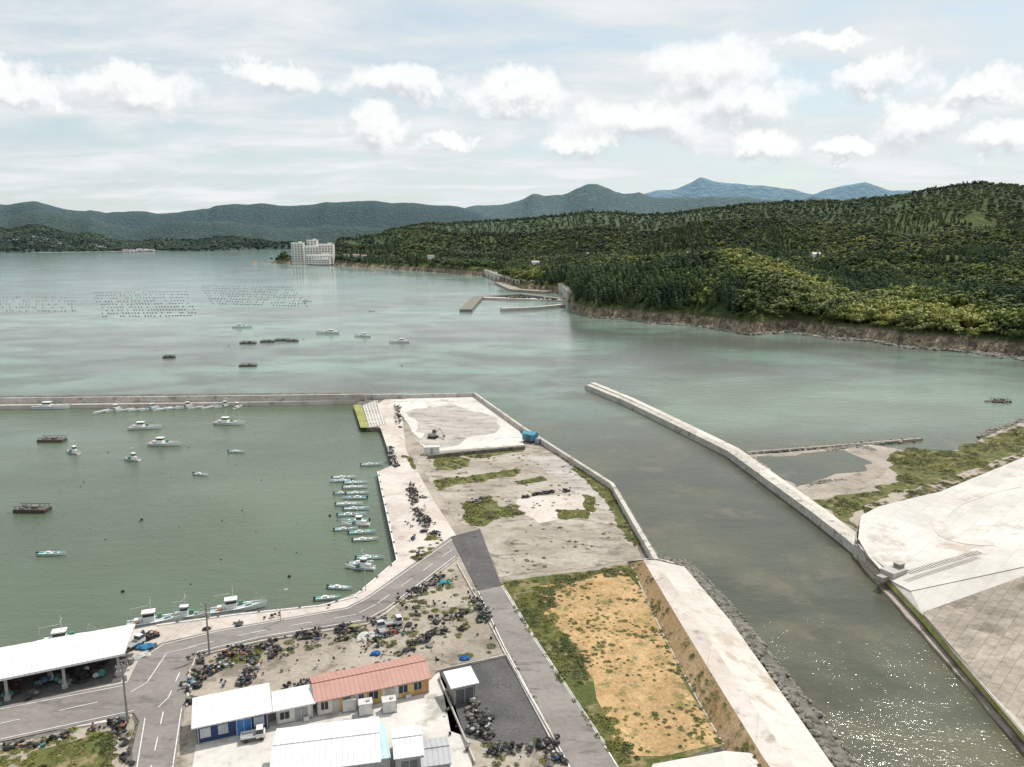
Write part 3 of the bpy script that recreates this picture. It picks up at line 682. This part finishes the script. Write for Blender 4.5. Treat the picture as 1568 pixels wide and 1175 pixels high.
def house(name,fl,fr,depth,h,roof,wallc,rh=1.0,kind='gable',wins=(),ov=.4,zb=G,panels=None):
    a=P(fl[0],fl[1],zb); b=P(fr[0],fr[1],zb); d=b-a; Ln=d.length; rz=math.atan2(d.y,d.x)
    e=empty(name,a,rz)
    m=MB(); cols=panels or [wallc]; k=len(cols)
    for i,c in enumerate(cols): m.box((Ln*(i+.5)/k,depth/2,h/2),(Ln/k,depth,h),c)
    m.box((Ln/2,depth/2,.12),(Ln+.12,depth+.12,.24),(.3,.29,.27))
    m.build('walls',M['paint'],parent=e)
    m=MB()
    if kind=='gable':
        x0,x1,y0,y1,ym=-ov,Ln+ov,-ov,depth+ov,depth/2; zt=h+.05; 
        vs=[(x0,y0,zt-.1),(x1,y0,zt-.1),(x1,ym,zt+rh),(x0,ym,zt+rh),(x0,y1,zt-.1),(x1,y1,zt-.1)]
        vs+=[(x,y,z_-.12) for x,y,z_ in vs]
        m.add(vs,[(0,1,2,3),(3,2,5,4),(7,6,9,8),(8,9,10,11),(0,6,7,1),(4,5,11,10),(0,3,9,6),(3,4,10,9),(1,7,8,2),(2,8,11,5)],(1,1,1))
        m.box((Ln/2,ym,zt+rh+.03),(Ln+2*ov,.35,.1),(1,1,1))
    else:
        vs=[(-ov,-ov,h+.05),(Ln+ov,-ov,h+.05),(Ln+ov,depth+ov,h+.05+rh),(-ov,depth+ov,h+.05+rh)]
        vs+=[(x,y,z_-.18) for x,y,z_ in vs]
        m.add(vs,[(0,1,2,3),(7,6,5,4),(0,4,5,1),(1,5,6,2),(2,6,7,3),(3,7,4,0)],(1,1,1))
    o=m.build('roof',RM[roof],parent=e)
    m=MB()
    for x0,x1,z0,z1,c in wins:
        m.box((Ln*(x0+x1)/2,-.03,(z0+z1)/2),(Ln*(x1-x0)+.16,.1,z1-z0+.16),(.6,.6,.58))
        m.box((Ln*(x0+x1)/2,-.06,(z0+z1)/2),(Ln*(x1-x0),.1,z1-z0),c)
        if z1-z0>1: m.box((Ln*(x0+x1)/2,-.1,(z0+z1)/2),(.07,.08,z1-z0),(.6,.6,.58))
    if wins: m.build('windows_and_doors',M['paint'],parent=e)
    m=MB(); m.cyl((.15,-.12,0),(.15,-.12,h),.06,.06,(.5,.5,.48)); m.cyl((Ln-.15,-.12,0),(Ln-.15,-.12,h),.06,.06,(.5,.5,.48)); m.box((Ln*.8,-.45,.45),(.8,.35,.6),(.6,.6,.58)); m.build('downpipes',M['paint'],parent=e)
    return e
DG=(.03,.035,.04)
ye=(.66,.43,.15); wh=(.72,.69,.62)
house('long_prefab_house',(487,1098),(657,1061),6.3,2.7,'salmon',ye,.9,wins=[(.03,.09,1,2.2,DG),(.13,.18,0.1,2.2,(.45,.44,.4)),(.22,.30,1,2.2,DG),(.36,.40,.1,2.2,DG),(.45,.53,1,2.2,DG),(.6,.68,1,2.1,(.5,.48,.42)),(.72,.8,1,2.2,DG),(.86,.93,1,2.2,DG)],panels=[wh,ye,wh,ye,wh,ye,(.6,.3,.12)])
house('blue_workshop',(303,1141),(412,1117),5.5,3.0,'white',(.02,.045,.13),.5,'shed',wins=[(.05,.18,1,2.3,(.5,.55,.6)),(.3,.42,1,2.3,(.4,.45,.5)),(.55,.75,.1,2.4,(.05,.2,.5)),(.8,.93,1,2.3,(.45,.5,.55))],ov=.6)
house('white_cabin',(424,1112),(480,1100),3.8,2.6,'white',(.66,.64,.6),.3,'shed',wins=[(.1,.35,.9,2,DG),(.5,.85,.1,2.1,(.3,.3,.3))])
house('storage_shed',(694,1080),(729,1072),3.4,3.0,'white',(.22,.21,.2),.35,'shed',wins=[(.12,.88,.1,2.4,(.12,.12,.12))])
house('white_warehouse',(420,1228),(580,1206),8.5,4.0,'white',(.5,.5,.48),.8,'gable',ov=.4)
house('pale_blue_shed',(572,1192),(598,1187),7,2.6,'blue',(.5,.5,.48),.2,'shed',ov=.1)
house('white_shed',(606,1190),(648,1184),6,2.8,'white',(.5,.5,.48),.7,'gable',wins=[(.2,.8,.2,2.2,(.2,.2,.2))],ov=.2)
house('grey_shed',(648,1196),(690,1190),5,2.2,'grey',(.4,.4,.4),.6,'gable',ov=.2)
for u,v in ((535,1086),(560,1092),(596,1088)):
    e=MB(); e.box((0,0,.9),(1.9,1.4,1.8),(.66,.65,.62),0,.96); e.box((0,0,1.87),(2.05,1.55,.14),(.6,.59,.57)); e.cyl((.4,0,1.94),(.4,0,2.2),.3,.3,(.5,.5,.5),10); e.box((0,0,-.0),(2.2,1.7,.2),(.3,.3,.3)); e.cyl((1.1,.3,0),(1.1,.3,1.6),.06,.06,(.3,.3,.3))
    q=P(u,v,G+.1); e.build('water_tank',M['paint'],loc=q,rz=.25)
def kei(u,v,rz,c=(.7,.7,.68)):
    m=MB()
    for x in (-1.0,1.05):
        for y in (-.62,.62): m.cyl((x,y-.09,.28),(x,y+.09,.28),.28,.28,(.02,.02,.02),10)
    m.box((0,0,.42),(3.2,1.35,.2),(.1,.1,.1)); m.box((-.6,0,.68),(1.95,1.4,.08),(.35,.35,.34))
    for y in (-.7,.7): m.box((-.6,y,.82),(1.95,.04,.28),c)
    m.box((-1.58,0,.82),(.04,1.4,.28),c); m.box((1.0,0,.75),(1.2,1.4,.6),c); m.box((.92,0,1.35),(1.0,1.32,.62),(.05,.06,.07),0,.86); m.box((.92,0,1.68),(.9,1.2,.06),c)
    m.box((1.61,.45,.75),(.04,.25,.16),(.8,.8,.75)); m.box((1.61,-.45,.75),(.04,.25,.16),(.8,.8,.75))
    m.build('kei_truck',M['hull'],loc=P(u,v,G+.12),rz=rz)
kei(603,958,.4); kei(585,968,2.0,(.5,.5,.5)); kei(207,990,1.2); kei(388,1132,.3); kei(598,700,1.6,(.2,.22,.25))
a=P(-120,1065,5.5);b=P(190,1001,5.5);c=P(207,955,6.3);d=P(-120,1013,6.3)
e=empty('market_shed',(a.x,a.y,0),math.atan2(b.y-a.y,b.x-a.x))
def loc(v_): 
    dx,dy=v_.x-a.x,v_.y-a.y; r=-math.atan2(b.y-a.y,b.x-a.x); return Vector((dx*math.cos(r)-dy*math.sin(r),dx*math.sin(r)+dy*math.cos(r),v_.z))
la,lb,lc,ld=map(loc,(a,b,c,d)); m=MB(); lo=Vector((0,0,-.35))
m.add([la,lb,lc,ld,la+lo,lb+lo,lc+lo,ld+lo],[(0,1,2,3),(7,6,5,4),(0,4,5,1),(1,5,6,2),(2,6,7,3),(3,7,4,0)],(1,1,1)); m.build('roof',RM['white'],parent=e)
m=MB()
for i in range(6):
    x=lb.x-1-i*7.5
    m.box((x,.6,3.2),(.4,.4,4.0),(.35,.34,.32)); m.box((x,lc.y-.6,3.4),(.4,.4,4.6),(.3,.3,.28)); m.box((x,lc.y/2,5.0),(.25,lc.y-1,.35),(.3,.3,.3))
    m.box((x,.6,1.9),(.8,.8,.8),(.4,.38,.35))
m.box((lb.x-20,lc.y-.35,3.3),(40,.15,3.6),(.16,.16,.15))
m.build('columns',M['paint'],parent=e)
gear('stored_fishing_gear',[(0,1062),(90,1044),(180,1024)],4.0,4,.4,G+.1,(.3,.8))
sheet('market_shed_floor',[(-150,1115),(185,1044),(205,1000),(-150,1060)],G+.1,M['asphalt_new'])
# hotel
def tower(u0,u1,vt,D):
    s0,k=ray(u0,vt); s1,_=ray(u1,vt); return (s0+s1)*D/2,(s1-s0)*D,CAMZ+k*D
e=empty('seaside_hotel',(hotelP.x,2090,0)); 
for (u0,u1,vt,D,nm) in ((447,465,372,2125,'wing_a'),(467,488,377,2108,'wing_b'),(471,486,368,2124,'core'),(489,511,374,2100,'wing_c'),(470,511,390,2078,'podium'),(480,506,397,2058,'terrace')):
    cx,wd,zt=tower(u0,u1,vt,D); m=MB(); zb=2; cx-=hotelP.x; yy=D-2090
    m.box((cx,yy,(zt+zb)/2),(wd,20,zt-zb),(.82,.77,.70)); nf=int((zt-zb)/4.6)
    for f in range(1,nf):
        zz=zb+f*4.6+1; nb=max(2,int(wd/7))
        for k in range(nb):
            m.box((cx-wd/2+wd*(k+.5)/nb,yy-10.05,zz+.4),(wd/nb*.66,.4,2.4),(.10,.10,.10))
        m.box((cx,yy-10.4,zz-1.4),(wd,1.0,.9),(.88,.85,.80))
    m.box((cx,yy,zt+.5),(wd+1,21,1),(.85,.83,.79)); m.box((cx+wd*.2,yy,zt+2),(wd*.25,6,3),(.75,.73,.7))
    m.build(nm,M['hull'],parent=e)
def hamlet(name,items):
    m=MB()
    for u,v,D,w,h in items:
        s,k=ray(u,v); x=s*D
        g_=TR.h(x,D) if D<3500 else TL.h(x,D); g_=max(g_,1)
        m.box((x,D,g_+h/2),(w,w*.7,h),R.choice([(.8,.78,.75),(.65,.63,.6),(.75,.73,.73)])); 
        x0,x1,y0,y1=x-w*.55,x+w*.55,D-w*.42,D+w*.42
        m.add([(x0,y0,g_+h),(x1,y0,g_+h),(x1,D,g_+h+w*.2),(x0,D,g_+h+w*.2),(x0,y1,g_+h),(x1,y1,g_+h)],[(0,1,2,3),(3,2,5,4),(0,3,4),(1,5,2)],R.choice([(.2,.2,.22),(.3,.2,.17),(.45,.45,.47)]))
        m.box((x-w*.2,D-w*.36,g_+h*.5),(w*.18,.3,h*.35),(.05,.05,.06)); m.box((x+w*.2,D-w*.36,g_+h*.5),(w*.18,.3,h*.35),(.05,.05,.06))
    m.build(name,M['paint'])
hamlet('hillside_houses',[(545,380,2110,18,17),(556,388,2075,18,17),(530,384,2095,14,15),(1058,372,1500,16,18),(1140,368,1500,14,16),(820,392,1500,14,15),(660,395,1700,14,15),(1095,372,1500,12,14),(900,380,1700,12,14),(1250,385,1150,12,14)])
hamlet('far_shore_town',[(R.uniform(-60,235),386,4230+R.uniform(-30,100),R.uniform(14,32),R.uniform(6,10)) for i in range(60)])
ribbon('far_shore_beach',None,60,0,M['lot'],pts=[P(-300,388,2),P(100,386.5,2),P(240,384.5,2)])
ribbon('far_beach',None,120,0,M['mud'],pts=[P(190,385.5,3),P(238,384.5,3)])
pts_=[]
for i in range(30):
    u=600+i*9.5; s=ray(u,400)[0]; ks=TR.col(s); y=ks[2][0]+30+8*math.sin(i*.4); pts_.append(Vector((s*y,y,11+2*math.sin(i*.2))))
m=MB(); wall_geo(m,pts_,9,-1,12); wall_geo(m,[q+Vector((0,-4.6,0)) for q in pts_],.5,9,13.2); m.build('coast_road_embankment',M['wall'])
wall('small_harbour_breakwater',[(713,474),(724,462),(733,454),(800,450),(870,458)],12,-4,2.5,M['rock'])
wall('small_harbour_quay',[(740,455),(800,457),(872,459)],14,-4,2.0,M['quay'])
wall('small_harbour_quay',[(768,472),(820,470),(862,466)],7,-4,2.8,M['wall'])
wall('small_harbour_quay',[(765,432),(790,443),(840,446)],16,-4,3.2,M['mud'])
gear('small_harbour_gear',[(760,455),(860,459)],8,.5,.4,2.2,(.8,1.8))
wall('cove_beach',[(1216,509.5),(1240,511.5),(1268,516)],9,-1,.6,M['gravel'])
# ------------------------------------------------------------ boats
WHT=(.86,.86,.83)
def boat(kind,u,v,Ln,hd,hull=WHT,deck=(.25,.42,.40)):
    m=MB(); B=Ln*(.25 if kind=='fishing_boat' else .21)
    if kind=='work_barge':
        B=Ln*.36; m.box((0,0,.25),(Ln,B,.9),hull); m.box((0,0,.73),(Ln*.94,B*.9,.08),(.12,.10,.08))
        for i in range(7):
            for sy in (-1,1):
                x=-Ln/2+Ln*(i+.5)/7; m.cyl((x,sy*B*.46,.7),(x,sy*B*.46,1.5),.07,.07,(.08,.07,.06),5)
        for sy in (-1,1): m.box((0,sy*B*.46,1.5),(Ln*.96,.12,.12),(.10,.09,.08))
        m.box((Ln*.1,0,1.1),(Ln*.2,B*.4,.7),(.2,.17,.13)); m.ball((-Ln*.25,.2,1.0),(.8,.7,.5),(.06,.06,.05),2,.2); m.box((-Ln*.25,-B*.2,.9),(1,.8,.5),(.3,.28,.25))
    else:
        fb=.075*Ln if kind=='fishing_boat' else .07*Ln; N=11; vs=[]
        for i in range(N):
            t_=i/(N-1); x=-Ln/2+Ln*t_; w=B/2*(.86+.14*math.sin(math.pi*min(1,t_*1.5))) if t_<.5 else B/2*max(.02,1-((t_-.5)/.5)**2.3)
            zg=fb*(1+1.1*max(0,t_-.35)**1.6); rake=0 if t_<.8 else (t_-.8)*Ln*.18; zd=zg-fb*.38
            iw=max(.01,w*.80)
            vs+=[(x,0,-.3),(x+rake*.2,w*.72,-.1),(x+rake,w,zg),(x+rake,iw,zg),(x+rake*.8,iw*.97,zd),(x+rake*.8,-iw*.97,zd),(x+rake,-iw,zg),(x+rake,-w,zg),(x+rake*.2,-w*.72,-.1)]
        for i in range(N-1):
            o=i*9;p2=o+9
            for k in range(9):
                k2=(k+1)%9; c=hull
                if k==4: c=deck
                elif k in(3,5): c=tuple(x*.9 for x in deck)
                m.add([vs[o+k],vs[o+k2],vs[p2+k2],vs[p2+k]],[(0,1,2,3)],c)
        m.add(vs[:9],[tuple(range(9))],hull)
        for sy in (-1,1): m.cyl((-Ln*.48,sy*B*.44,fb*.66),(Ln*.1,sy*B*.503,fb*.66),.04,.04,(.06,.15,.3),4)
        if kind=='fishing_boat':
            cx=-Ln*.12; cl=Ln*.2; cw=B*.58
            m.box((cx,0,fb*.7+.95),(cl,cw,1.9),(.84,.84,.82),0,.9); m.box((cx,0,fb*.7+1.45),(cl*.96,cw*.97,.5),(.04,.05,.06)); m.box((cx,0,fb*.7+1.97),(cl*1.15,cw*1.1,.12),(.85,.85,.83))
            m.box((cx-cl*.9,0,fb*.7+.4),(cl*.7,cw*.7,.8),(.7,.7,.68)); m.box((Ln*.2,0,fb*.8+.25),(Ln*.1,B*.35,.5),(.3,.42,.44))
            m.cyl((cx+cl*.2,0,fb+1.8),(cx+cl*.2,0,fb+4.6),.08,.04,(.6,.6,.6),5); m.cyl((cx+cl*.2,-.9,fb+3.6),(cx+cl*.2,.9,fb+3.6),.04,.04,(.5,.5,.5),4)
            m.cyl((-Ln*.42,0,fb),(-Ln*.42,0,fb+2.8),.08,.06,(.5,.5,.5),5); m.cyl((-Ln*.42,0,fb+2.7),(cx,0,fb+2.9),.05,.05,(.5,.5,.5),4)
            m.cyl((Ln*.3,0,fb),(Ln*.34,0,fb+2.2),.07,.05,(.55,.55,.55),5); m.cyl((Ln*.52,0,fb*1.7),(Ln*.34,0,fb+2.1),.03,.03,(.4,.4,.4),4)
            m.box((Ln*.05,B*.38,fb+.3),(.8,.5,.7),(.1,.25,.15)); m.ball((-Ln*.33,-B*.2,fb*.8+.2),(.5,.5,.35),(.5,.2,.05),1,.1)
            for i in range(5): 
                x=Ln*(.3+.045*i)
                for sy in (-1,1): m.cyl((x,sy*B*.33*(1-i*.17),fb*1.3),(x,sy*B*.33*(1-i*.17),fb*1.3+.7),.03,.03,(.6,.6,.6),4)
        else:
            for t_ in (-.25,0,.22): m.box((Ln*t_,0,fb*.85),(.3,B*.8,.1),(.75,.75,.72))
            m.box((-Ln*.5-.15,0,fb*.9),(.45,.4,.8),(.08,.08,.09)); m.cyl((-Ln*.5-.2,0,fb*.5),(-Ln*.5-.25,0,-.4),.09,.07,(.1,.1,.1),5)
            m.box((-Ln*.12,0,fb*.9),(.9,.6,.7),(.7,.7,.68)); m.ball((Ln*.1,.1,fb*.75),(.5,.35,.25),R.choice(CL),1,.2); m.cyl((-Ln*.05,B*.2,fb*.6),(-Ln*.05,B*.2,fb+1.0),.05,.05,(.4,.4,.4),4)
    q=P(u,v,0); return m.build(kind,M['hull'],loc=(q.x,q.y,.15),rz=math.radians(hd))
for u,v,px,hd in ((371,502,30,5),(503,511,38,175),(556,516,28,170),(612,525,32,185),(470,462,14,10),(80,626,58,2),(222,657,50,8),(351,650,50,-5),(252,682,52,-2),(112,694,33,150),(202,705,26,160),(365,625,20,80),(552,871,46,170),(290,946,42,12),(545,805,46,178)):
    boat('fishing_boat',u,v,max(6.5,px/F*P(u,v).y*.98),hd,WHT,(.55,.57,.55))
for i,(u,v,px,hd) in enumerate(((308,728,26,-15),(363,693,26,0),(80,850,44,3),(570,477,9,0),(527,733,36,4),(521,738,34,184),(544,748,38,4),(548,757,36,6),(543,764,38,182),(535,774,42,3),(546,781,40,5),(538,790,42,8),(544,799,44,182),(555,817,42,8),(560,828,40,8),(567,856,44,4),(553,864,40,6),(521,902,40,-8),(503,918,42,10),(570,713,34,8),(525,757,26,5),(530,812,36,10),(545,741,36,4))):
    boat('skiff',u,v,px/F*P(u,v).y,hd,R.choice([WHT,(.8,.82,.8),(.75,.82,.8)]),R.choice([(.12,.5,.42),(.4,.6,.58),(.25,.58,.52),(.65,.66,.63),(.08,.42,.36)]))
for i in range(11):
    u=158+i*18.2+R.uniform(-3,3); boat('fishing_boat' if i%3==1 else 'skiff',u,631-i*.7+R.uniform(-1,1),R.uniform(6.5,8.5),R.uniform(215,245),WHT,(.8,.81,.8))
for u,v,px,hd,c in ((80,676,40,0,(.10,.07,.06)),(50,783,52,-2,(.06,.05,.04)),(259,548,18,10,(.08,.07,.06)),(380,561,26,5,(.10,.08,.07)),(380,526,24,3,(.10,.09,.08)),(410,524,22,3,(.10,.09,.08)),(432,522,22,3,(.10,.09,.08)),(448,523,18,3,(.10,.09,.08)),(1532,616,28,-8,(.14,.12,.09))):
    boat('work_barge',u,v,px/F*P(u,v).y,hd,c)
for u,v in ((105,985),(240,955),(365,935)): boat('fishing_boat',u,v,10,20,WHT,(.5,.55,.55))
m=MB()
FC=[(.04,.04,.045),(.07,.07,.075),(.11,.11,.115)]
for r in range(9):
    for k in range(32):
        u=142+r*2+k*4.6+R.uniform(-.7,.7); v=448+r*4.6-k*.05+R.uniform(-.25,.25)
        if R.random()<.22: continue
        q=P(u,v,.1); m.ball((q.x,q.y,.2),(.75,.6,.5),R.choice(FC),1)
for r in range(8):
    for k in range(32):
        u=306+r*3+k*4.6+R.uniform(-.7,.7); v=437+r*4.0+k*.12+R.uniform(-.25,.25)
        if R.random()<.25: continue
        q=P(u,v,.1); m.ball((q.x,q.y,.2),(.75,.6,.5),R.choice(FC),1)
for r in range(5):
    for k in range(28):
        if R.random()<.4: continue
        q=P(-20+k*5+R.uniform(-1,1),456+r*5,.1); m.ball((q.x,q.y,.2),(.65,.6,.45),R.choice(FC),1)
m.build('oyster_farm_floats',M['gear'])
m=MB()
for i in range(36):
    q=P(R.uniform(120,560),R.uniform(640,900),.1); m.ball((q.x,q.y,.05),(.2,.2,.16),R.choice([(.06,.06,.06),(.4,.15,.05),(.3,.3,.3)]),1)
for u,v in ((188,906),(443,883),(505,790),(217,796),(590,487),(350,530),(465,520),(615,560)): q=P(u,v,.1); m.ball((q.x,q.y,.15),(.4,.4,.35),(.05,.05,.05),1)
m.build('mooring_buoys',M['gear'])
m=MB()
for i in range(16):
    v=733+i*9; a=P(548+i*.8+14,v,.6); b=P(577+ (v-722)*.22,v-2,G)
    m.cyl(a,b,.025,.025,(.35,.33,.28),3); c=P(500+R.uniform(-8,8),v+R.uniform(-2,4),0); m.cyl(P(528+i*.6,v,.5),c,.025,.025,(.3,.3,.28),3)
for u,v in ((222,657),(351,650),(252,682),(112,694),(308,728),(80,850),(50,783)):
    for s_ in (-1,1): m.cyl(P(u+s_*24,v-2,.8),P(u+s_*42,v+3,-.1),.03,.03,(.3,.3,.28),3)
m.build('mooring_ropes',M['gear'])
q=P(812,676,G+.1); m=MB()
m.box((0,0,1.7),(4.6,3.0,2.2),(.05,.25,.36)); m.add([(-2.5,-1.7,2.8),(2.5,-1.7,2.8),(2.5,0,3.6),(-2.5,0,3.6),(-2.5,1.7,2.8),(2.5,1.7,2.8)],[(0,1,2,3),(3,2,5,4),(0,3,4),(1,5,2)],(.10,.33,.42)); m.box((0,-1.55,1.3),(1.6,.12,1.9),(.1,.1,.1)); m.box((3.6,-.6,.9),(1.6,1.6,1.6),(.3,.32,.34))
m.build('blue_net_shed',M['paint'],loc=q,rz=-.6)
q=P(663,671,G+.1); m=MB()
m.box((0,.9,.4),(3.2,.5,.8),(.03,.03,.03)); m.box((0,-.9,.4),(3.2,.5,.8),(.03,.03,.03)); m.box((-.3,0,1.3),(2.4,2.0,1.0),(.35,.33,.3)); m.box((.3,.5,2.2),(1.1,.9,1.3),(.08,.09,.1)); m.cyl((.8,-.3,1.6),(2.8,-.3,3.8),.2,.16,(.4,.36,.3)); m.cyl((2.8,-.3,3.8),(4.3,-.3,1.4),.15,.12,(.4,.36,.3)); m.box((4.3,-.3,1.1),(.8,.9,.7),(.2,.2,.2),0,.7)
m.build('excavator',M['paint'],loc=q,rz=-.3)
q=P(661,695,G+.1); m=MB(); m.box((0,0,1.2),(5.0,2.4,2.4),(.7,.69,.66)); m.box((0,-1.22,1.2),(.9,.06,1.9),(.4,.4,.4)); m.box((0,0,2.45),(5.2,2.6,.12),(.6,.6,.58)); m.build('storage_container',M['paint'],loc=q,rz=.12)
def pole(u,v,h,arms=2):
    m=MB(); m.cyl((0,0,0),(0,0,h),.17,.11,(.28,.27,.25),8)
    for i in range(arms):
        m.box((0,0,h-.5-i*.8),(1.8,.1,.12),(.3,.3,.3))
        for s in (-1,0.1,1): m.cyl((s*.75,0,h-.45-i*.8),(s*.75,0,h-.2-i*.8),.06,.06,(.6,.6,.6),5)
    m.cyl((.3,0,h-2.8),(.3,0,h-1.9),.22,.22,(.45,.45,.45),8)
    q=P(u,v,G); m.build('utility_pole',M['paint'],loc=q,rz=.4); return q+Vector((0,0,h))
a=pole(321,1003,9.5); b=pole(196,1108,9.5)
def wire(a,b,off):
    pts=[a.lerp(b,i/12)+Vector((off,0,-.5-1.2*math.sin(math.pi*i/12))) for i in range(13)]; m=MB()
    for p_,q_ in zip(pts[:-1],pts[1:]): m.cyl(p_,q_,.02,.02,(.05,.05,.05),3)
    m.build('power_line',M['paint'])
wire(a,b,.3); wire(a,b,-.4)
for u,v in ((430,952),(560,905)):
    m=MB(); m.cyl((0,0,0),(0,0,6),.09,.06,(.45,.45,.45)); m.cyl((0,0,6),(1.2,0,6.3),.05,.05,(.45,.45,.45)); m.box((1.3,0,6.3),(.6,.25,.12),(.6,.6,.6)); m.build('street_lamp',M['paint'],loc=P(u,v,G))
m=MB(); qe=wpoly([(240,958),(365,941),(490,928),(541,915),(609,858),(579,724)],G+.1)
for a,b in zip(qe[:-1],qe[1:]):
    n=int((b-a).length/6)
    for i in range(n):
        q=a.lerp(b,(i+.5)/n); m.cyl((q.x,q.y,G),(q.x,q.y,G+.5),.18,.22,(.1,.1,.1),8)
m.build('quay_bollards',M['paint'])
wall('quay_kerb',[(240,957),(365,940),(490,927),(541,914),(608,857),(578,722)],.3,G,G+.25,M['line'])
# ------------------------------------------------------------ SKY
sun=Vector((.42,.50,1.05)).normalized(); el=math.asin(sun.z); rot=math.atan2(sun.x,sun.y)
w=bpy.data.worlds.new('World'); scene.world=w; w.use_nodes=True; w.node_tree.nodes.clear(); t=NT(w.node_tree)
sky=t.n('ShaderNodeTexSky',sky_type='NISHITA'); sky.sun_disc=False; sky.sun_elevation=el; sky.sun_rotation=rot; sky.air_density=1; sky.dust_density=1.5
dr=t.n('ShaderNodeTexCoord').outputs['Generated']; s3=t.n('ShaderNodeSeparateXYZ',{0:dr})
az=t.math('ARCTAN2',s3.outputs[0],s3.outputs[1]); ele=t.math('ARCSINE',s3.outputs[2])
ae=t.n('ShaderNodeCombineXYZ',{0:az,1:ele,2:0.0}).outputs[0]
blobs=[(20,130,60,24),(205,135,80,28),(430,112,70,18),(620,122,85,22),(790,145,85,28),(1085,110,85,44),(985,185,130,32),(1130,158,85,30),(1170,215,50,22),(575,195,42,34),(690,212,44,11),(1340,122,65,22),(1400,185,46,32),(1260,62,50,11),(1500,135,60,18),(1300,228,50,12),(1540,210,46,20),(890,215,60,18)]
ng=bpy.data.node_groups.new('cloud_density','ShaderNodeTree')
ng.interface.new_socket('V',in_out='INPUT',socket_type='NodeSocketVector'); ng.interface.new_socket('D',in_out='OUTPUT',socket_type='NodeSocketFloat')
g=NT(ng); gi=g.n('NodeGroupInput'); go=g.n('NodeGroupOutput'); V=gi.outputs[0]
nz=g.n('ShaderNodeTexNoise',{'Vector':V,'Scale':19.0,'Detail':6,'Roughness':.66}).outputs[1]
off=g.n('ShaderNodeVectorMath',{0:nz,1:(.5,.5,.5)},operation='SUBTRACT').outputs[0]
off=g.n('ShaderNodeVectorMath',{0:off,1:(.13,.085,0)},operation='MULTIPLY').outputs[0]
V2=g.n('ShaderNodeVectorMath',{0:V,1:off},operation='ADD').outputs[0]
cur=None
for (u,v,su,sv) in blobs:
    s,k=ray(u,v); A_=math.atan(s); E_=math.atan(k*math.cos(A_)); 
    d=g.n('ShaderNodeVectorMath',{0:V2,1:(A_,E_,0)},operation='SUBTRACT').outputs[0]
    d=g.n('ShaderNodeVectorMath',{0:d,1:(F/su,F/sv,0)},operation='MULTIPLY').outputs[0]
    ln=g.n('ShaderNodeVectorMath',{0:d},operation='LENGTH').outputs['Value']
    cur=ln if cur is None else g.math('SMOOTH_MIN',cur,ln,.3)
den=g.math('SUBTRACT',1.3,cur)
sv=g.n('ShaderNodeSeparateXYZ',{0:V}); band=g.rng(sv.outputs[1],.06,.16); band2=g.rng(sv.outputs[1],.5,.3)
out_=g.rng(g.math('ABSOLUTE',sv.outputs[0]),.62,.8)
gn=g.noise(V,5.0,5,.6); gd=g.math('MULTIPLY',g.math('SUBTRACT',g.math('MULTIPLY',g.math('MULTIPLY',g.math('MULTIPLY',gn,band),band2),out_),.52),5)
den=g.math('MAXIMUM',den,gd)
ng.links.new(den,go.inputs[0])
def cd(vec):
    n=t.n('ShaderNodeGroup'); n.node_tree=ng; w.node_tree.links.new(vec,n.inputs[0]); return n.outputs[0]
d0=cd(ae); up=t.n('ShaderNodeVectorMath',{0:ae,1:(.005,.015,0)},operation='ADD').outputs[0]; d1=cd(up)
al=t.rng(d0,.0,.65,0,.88); shade=t.rng(t.math('SUBTRACT',d1,d0),-.35,.75)
cc=t.mix(shade,(10.2,10.25,10.2),(6.6,7.0,7.3))
zz=t.math('ADD',t.math('MAXIMUM',s3.outputs[2],0.0),.12)
pv=t.n('ShaderNodeCombineXYZ',{0:t.math('DIVIDE',s3.outputs[0],zz),1:t.math('DIVIDE',s3.outputs[1],zz),2:0.0}).outputs[0]
pv=t.n('ShaderNodeMapping',{0:pv,3:(.8,1.3,1),2:(0,0,.25)}).outputs[0]
vn=t.noise(pv,1.3,6,.62,.3)
veil=t.rng(vn,.32,.56,.5,.97); low=t.rng(s3.outputs[2],.0,.14,1,0)
veil=t.math('MAXIMUM',veil,t.math('MULTIPLY',low,.93))
skyc=t.mix(1.0,sky.outputs[0],(1.3,1.4,1.3),'MULTIPLY')
vc=t.mix(t.rng(vn,.46,.68),(7.5,8.1,8.35),(8.9,9.1,9.15))
base_=t.mix(veil,skyc,vc); fin=t.mix(al,base_,cc)
bg=t.n('ShaderNodeBackground',{0:fin,1:.1}); wo=t.n('ShaderNodeOutputWorld'); w.node_tree.links.new(bg.outputs[0],wo.inputs[0])
w.cycles.sampling_method='MANUAL'; w.cycles.sample_map_resolution=256
sl=bpy.data.lights.new('sun','SUN'); sl.energy=3.8; sl.angle=math.radians(.5); sl.color=(1,.95,.88)
so=link(bpy.data.objects.new('sun',sl)); so.rotation_euler=sun.to_track_quat('Z','Y').to_euler()
cam=bpy.data.cameras.new('camera'); cam.lens=F/W*36; cam.sensor_width=36; cam.clip_end=60000; cam.clip_start=1
co=link(bpy.data.objects.new('camera',cam)); co.location=(0,0,CAMZ); co.rotation_euler=(math.pi/2-pt,0,0); scene.camera=co
scene.view_settings.view_transform='Standard'; scene.view_settings.look='None'; scene.view_settings.exposure=0
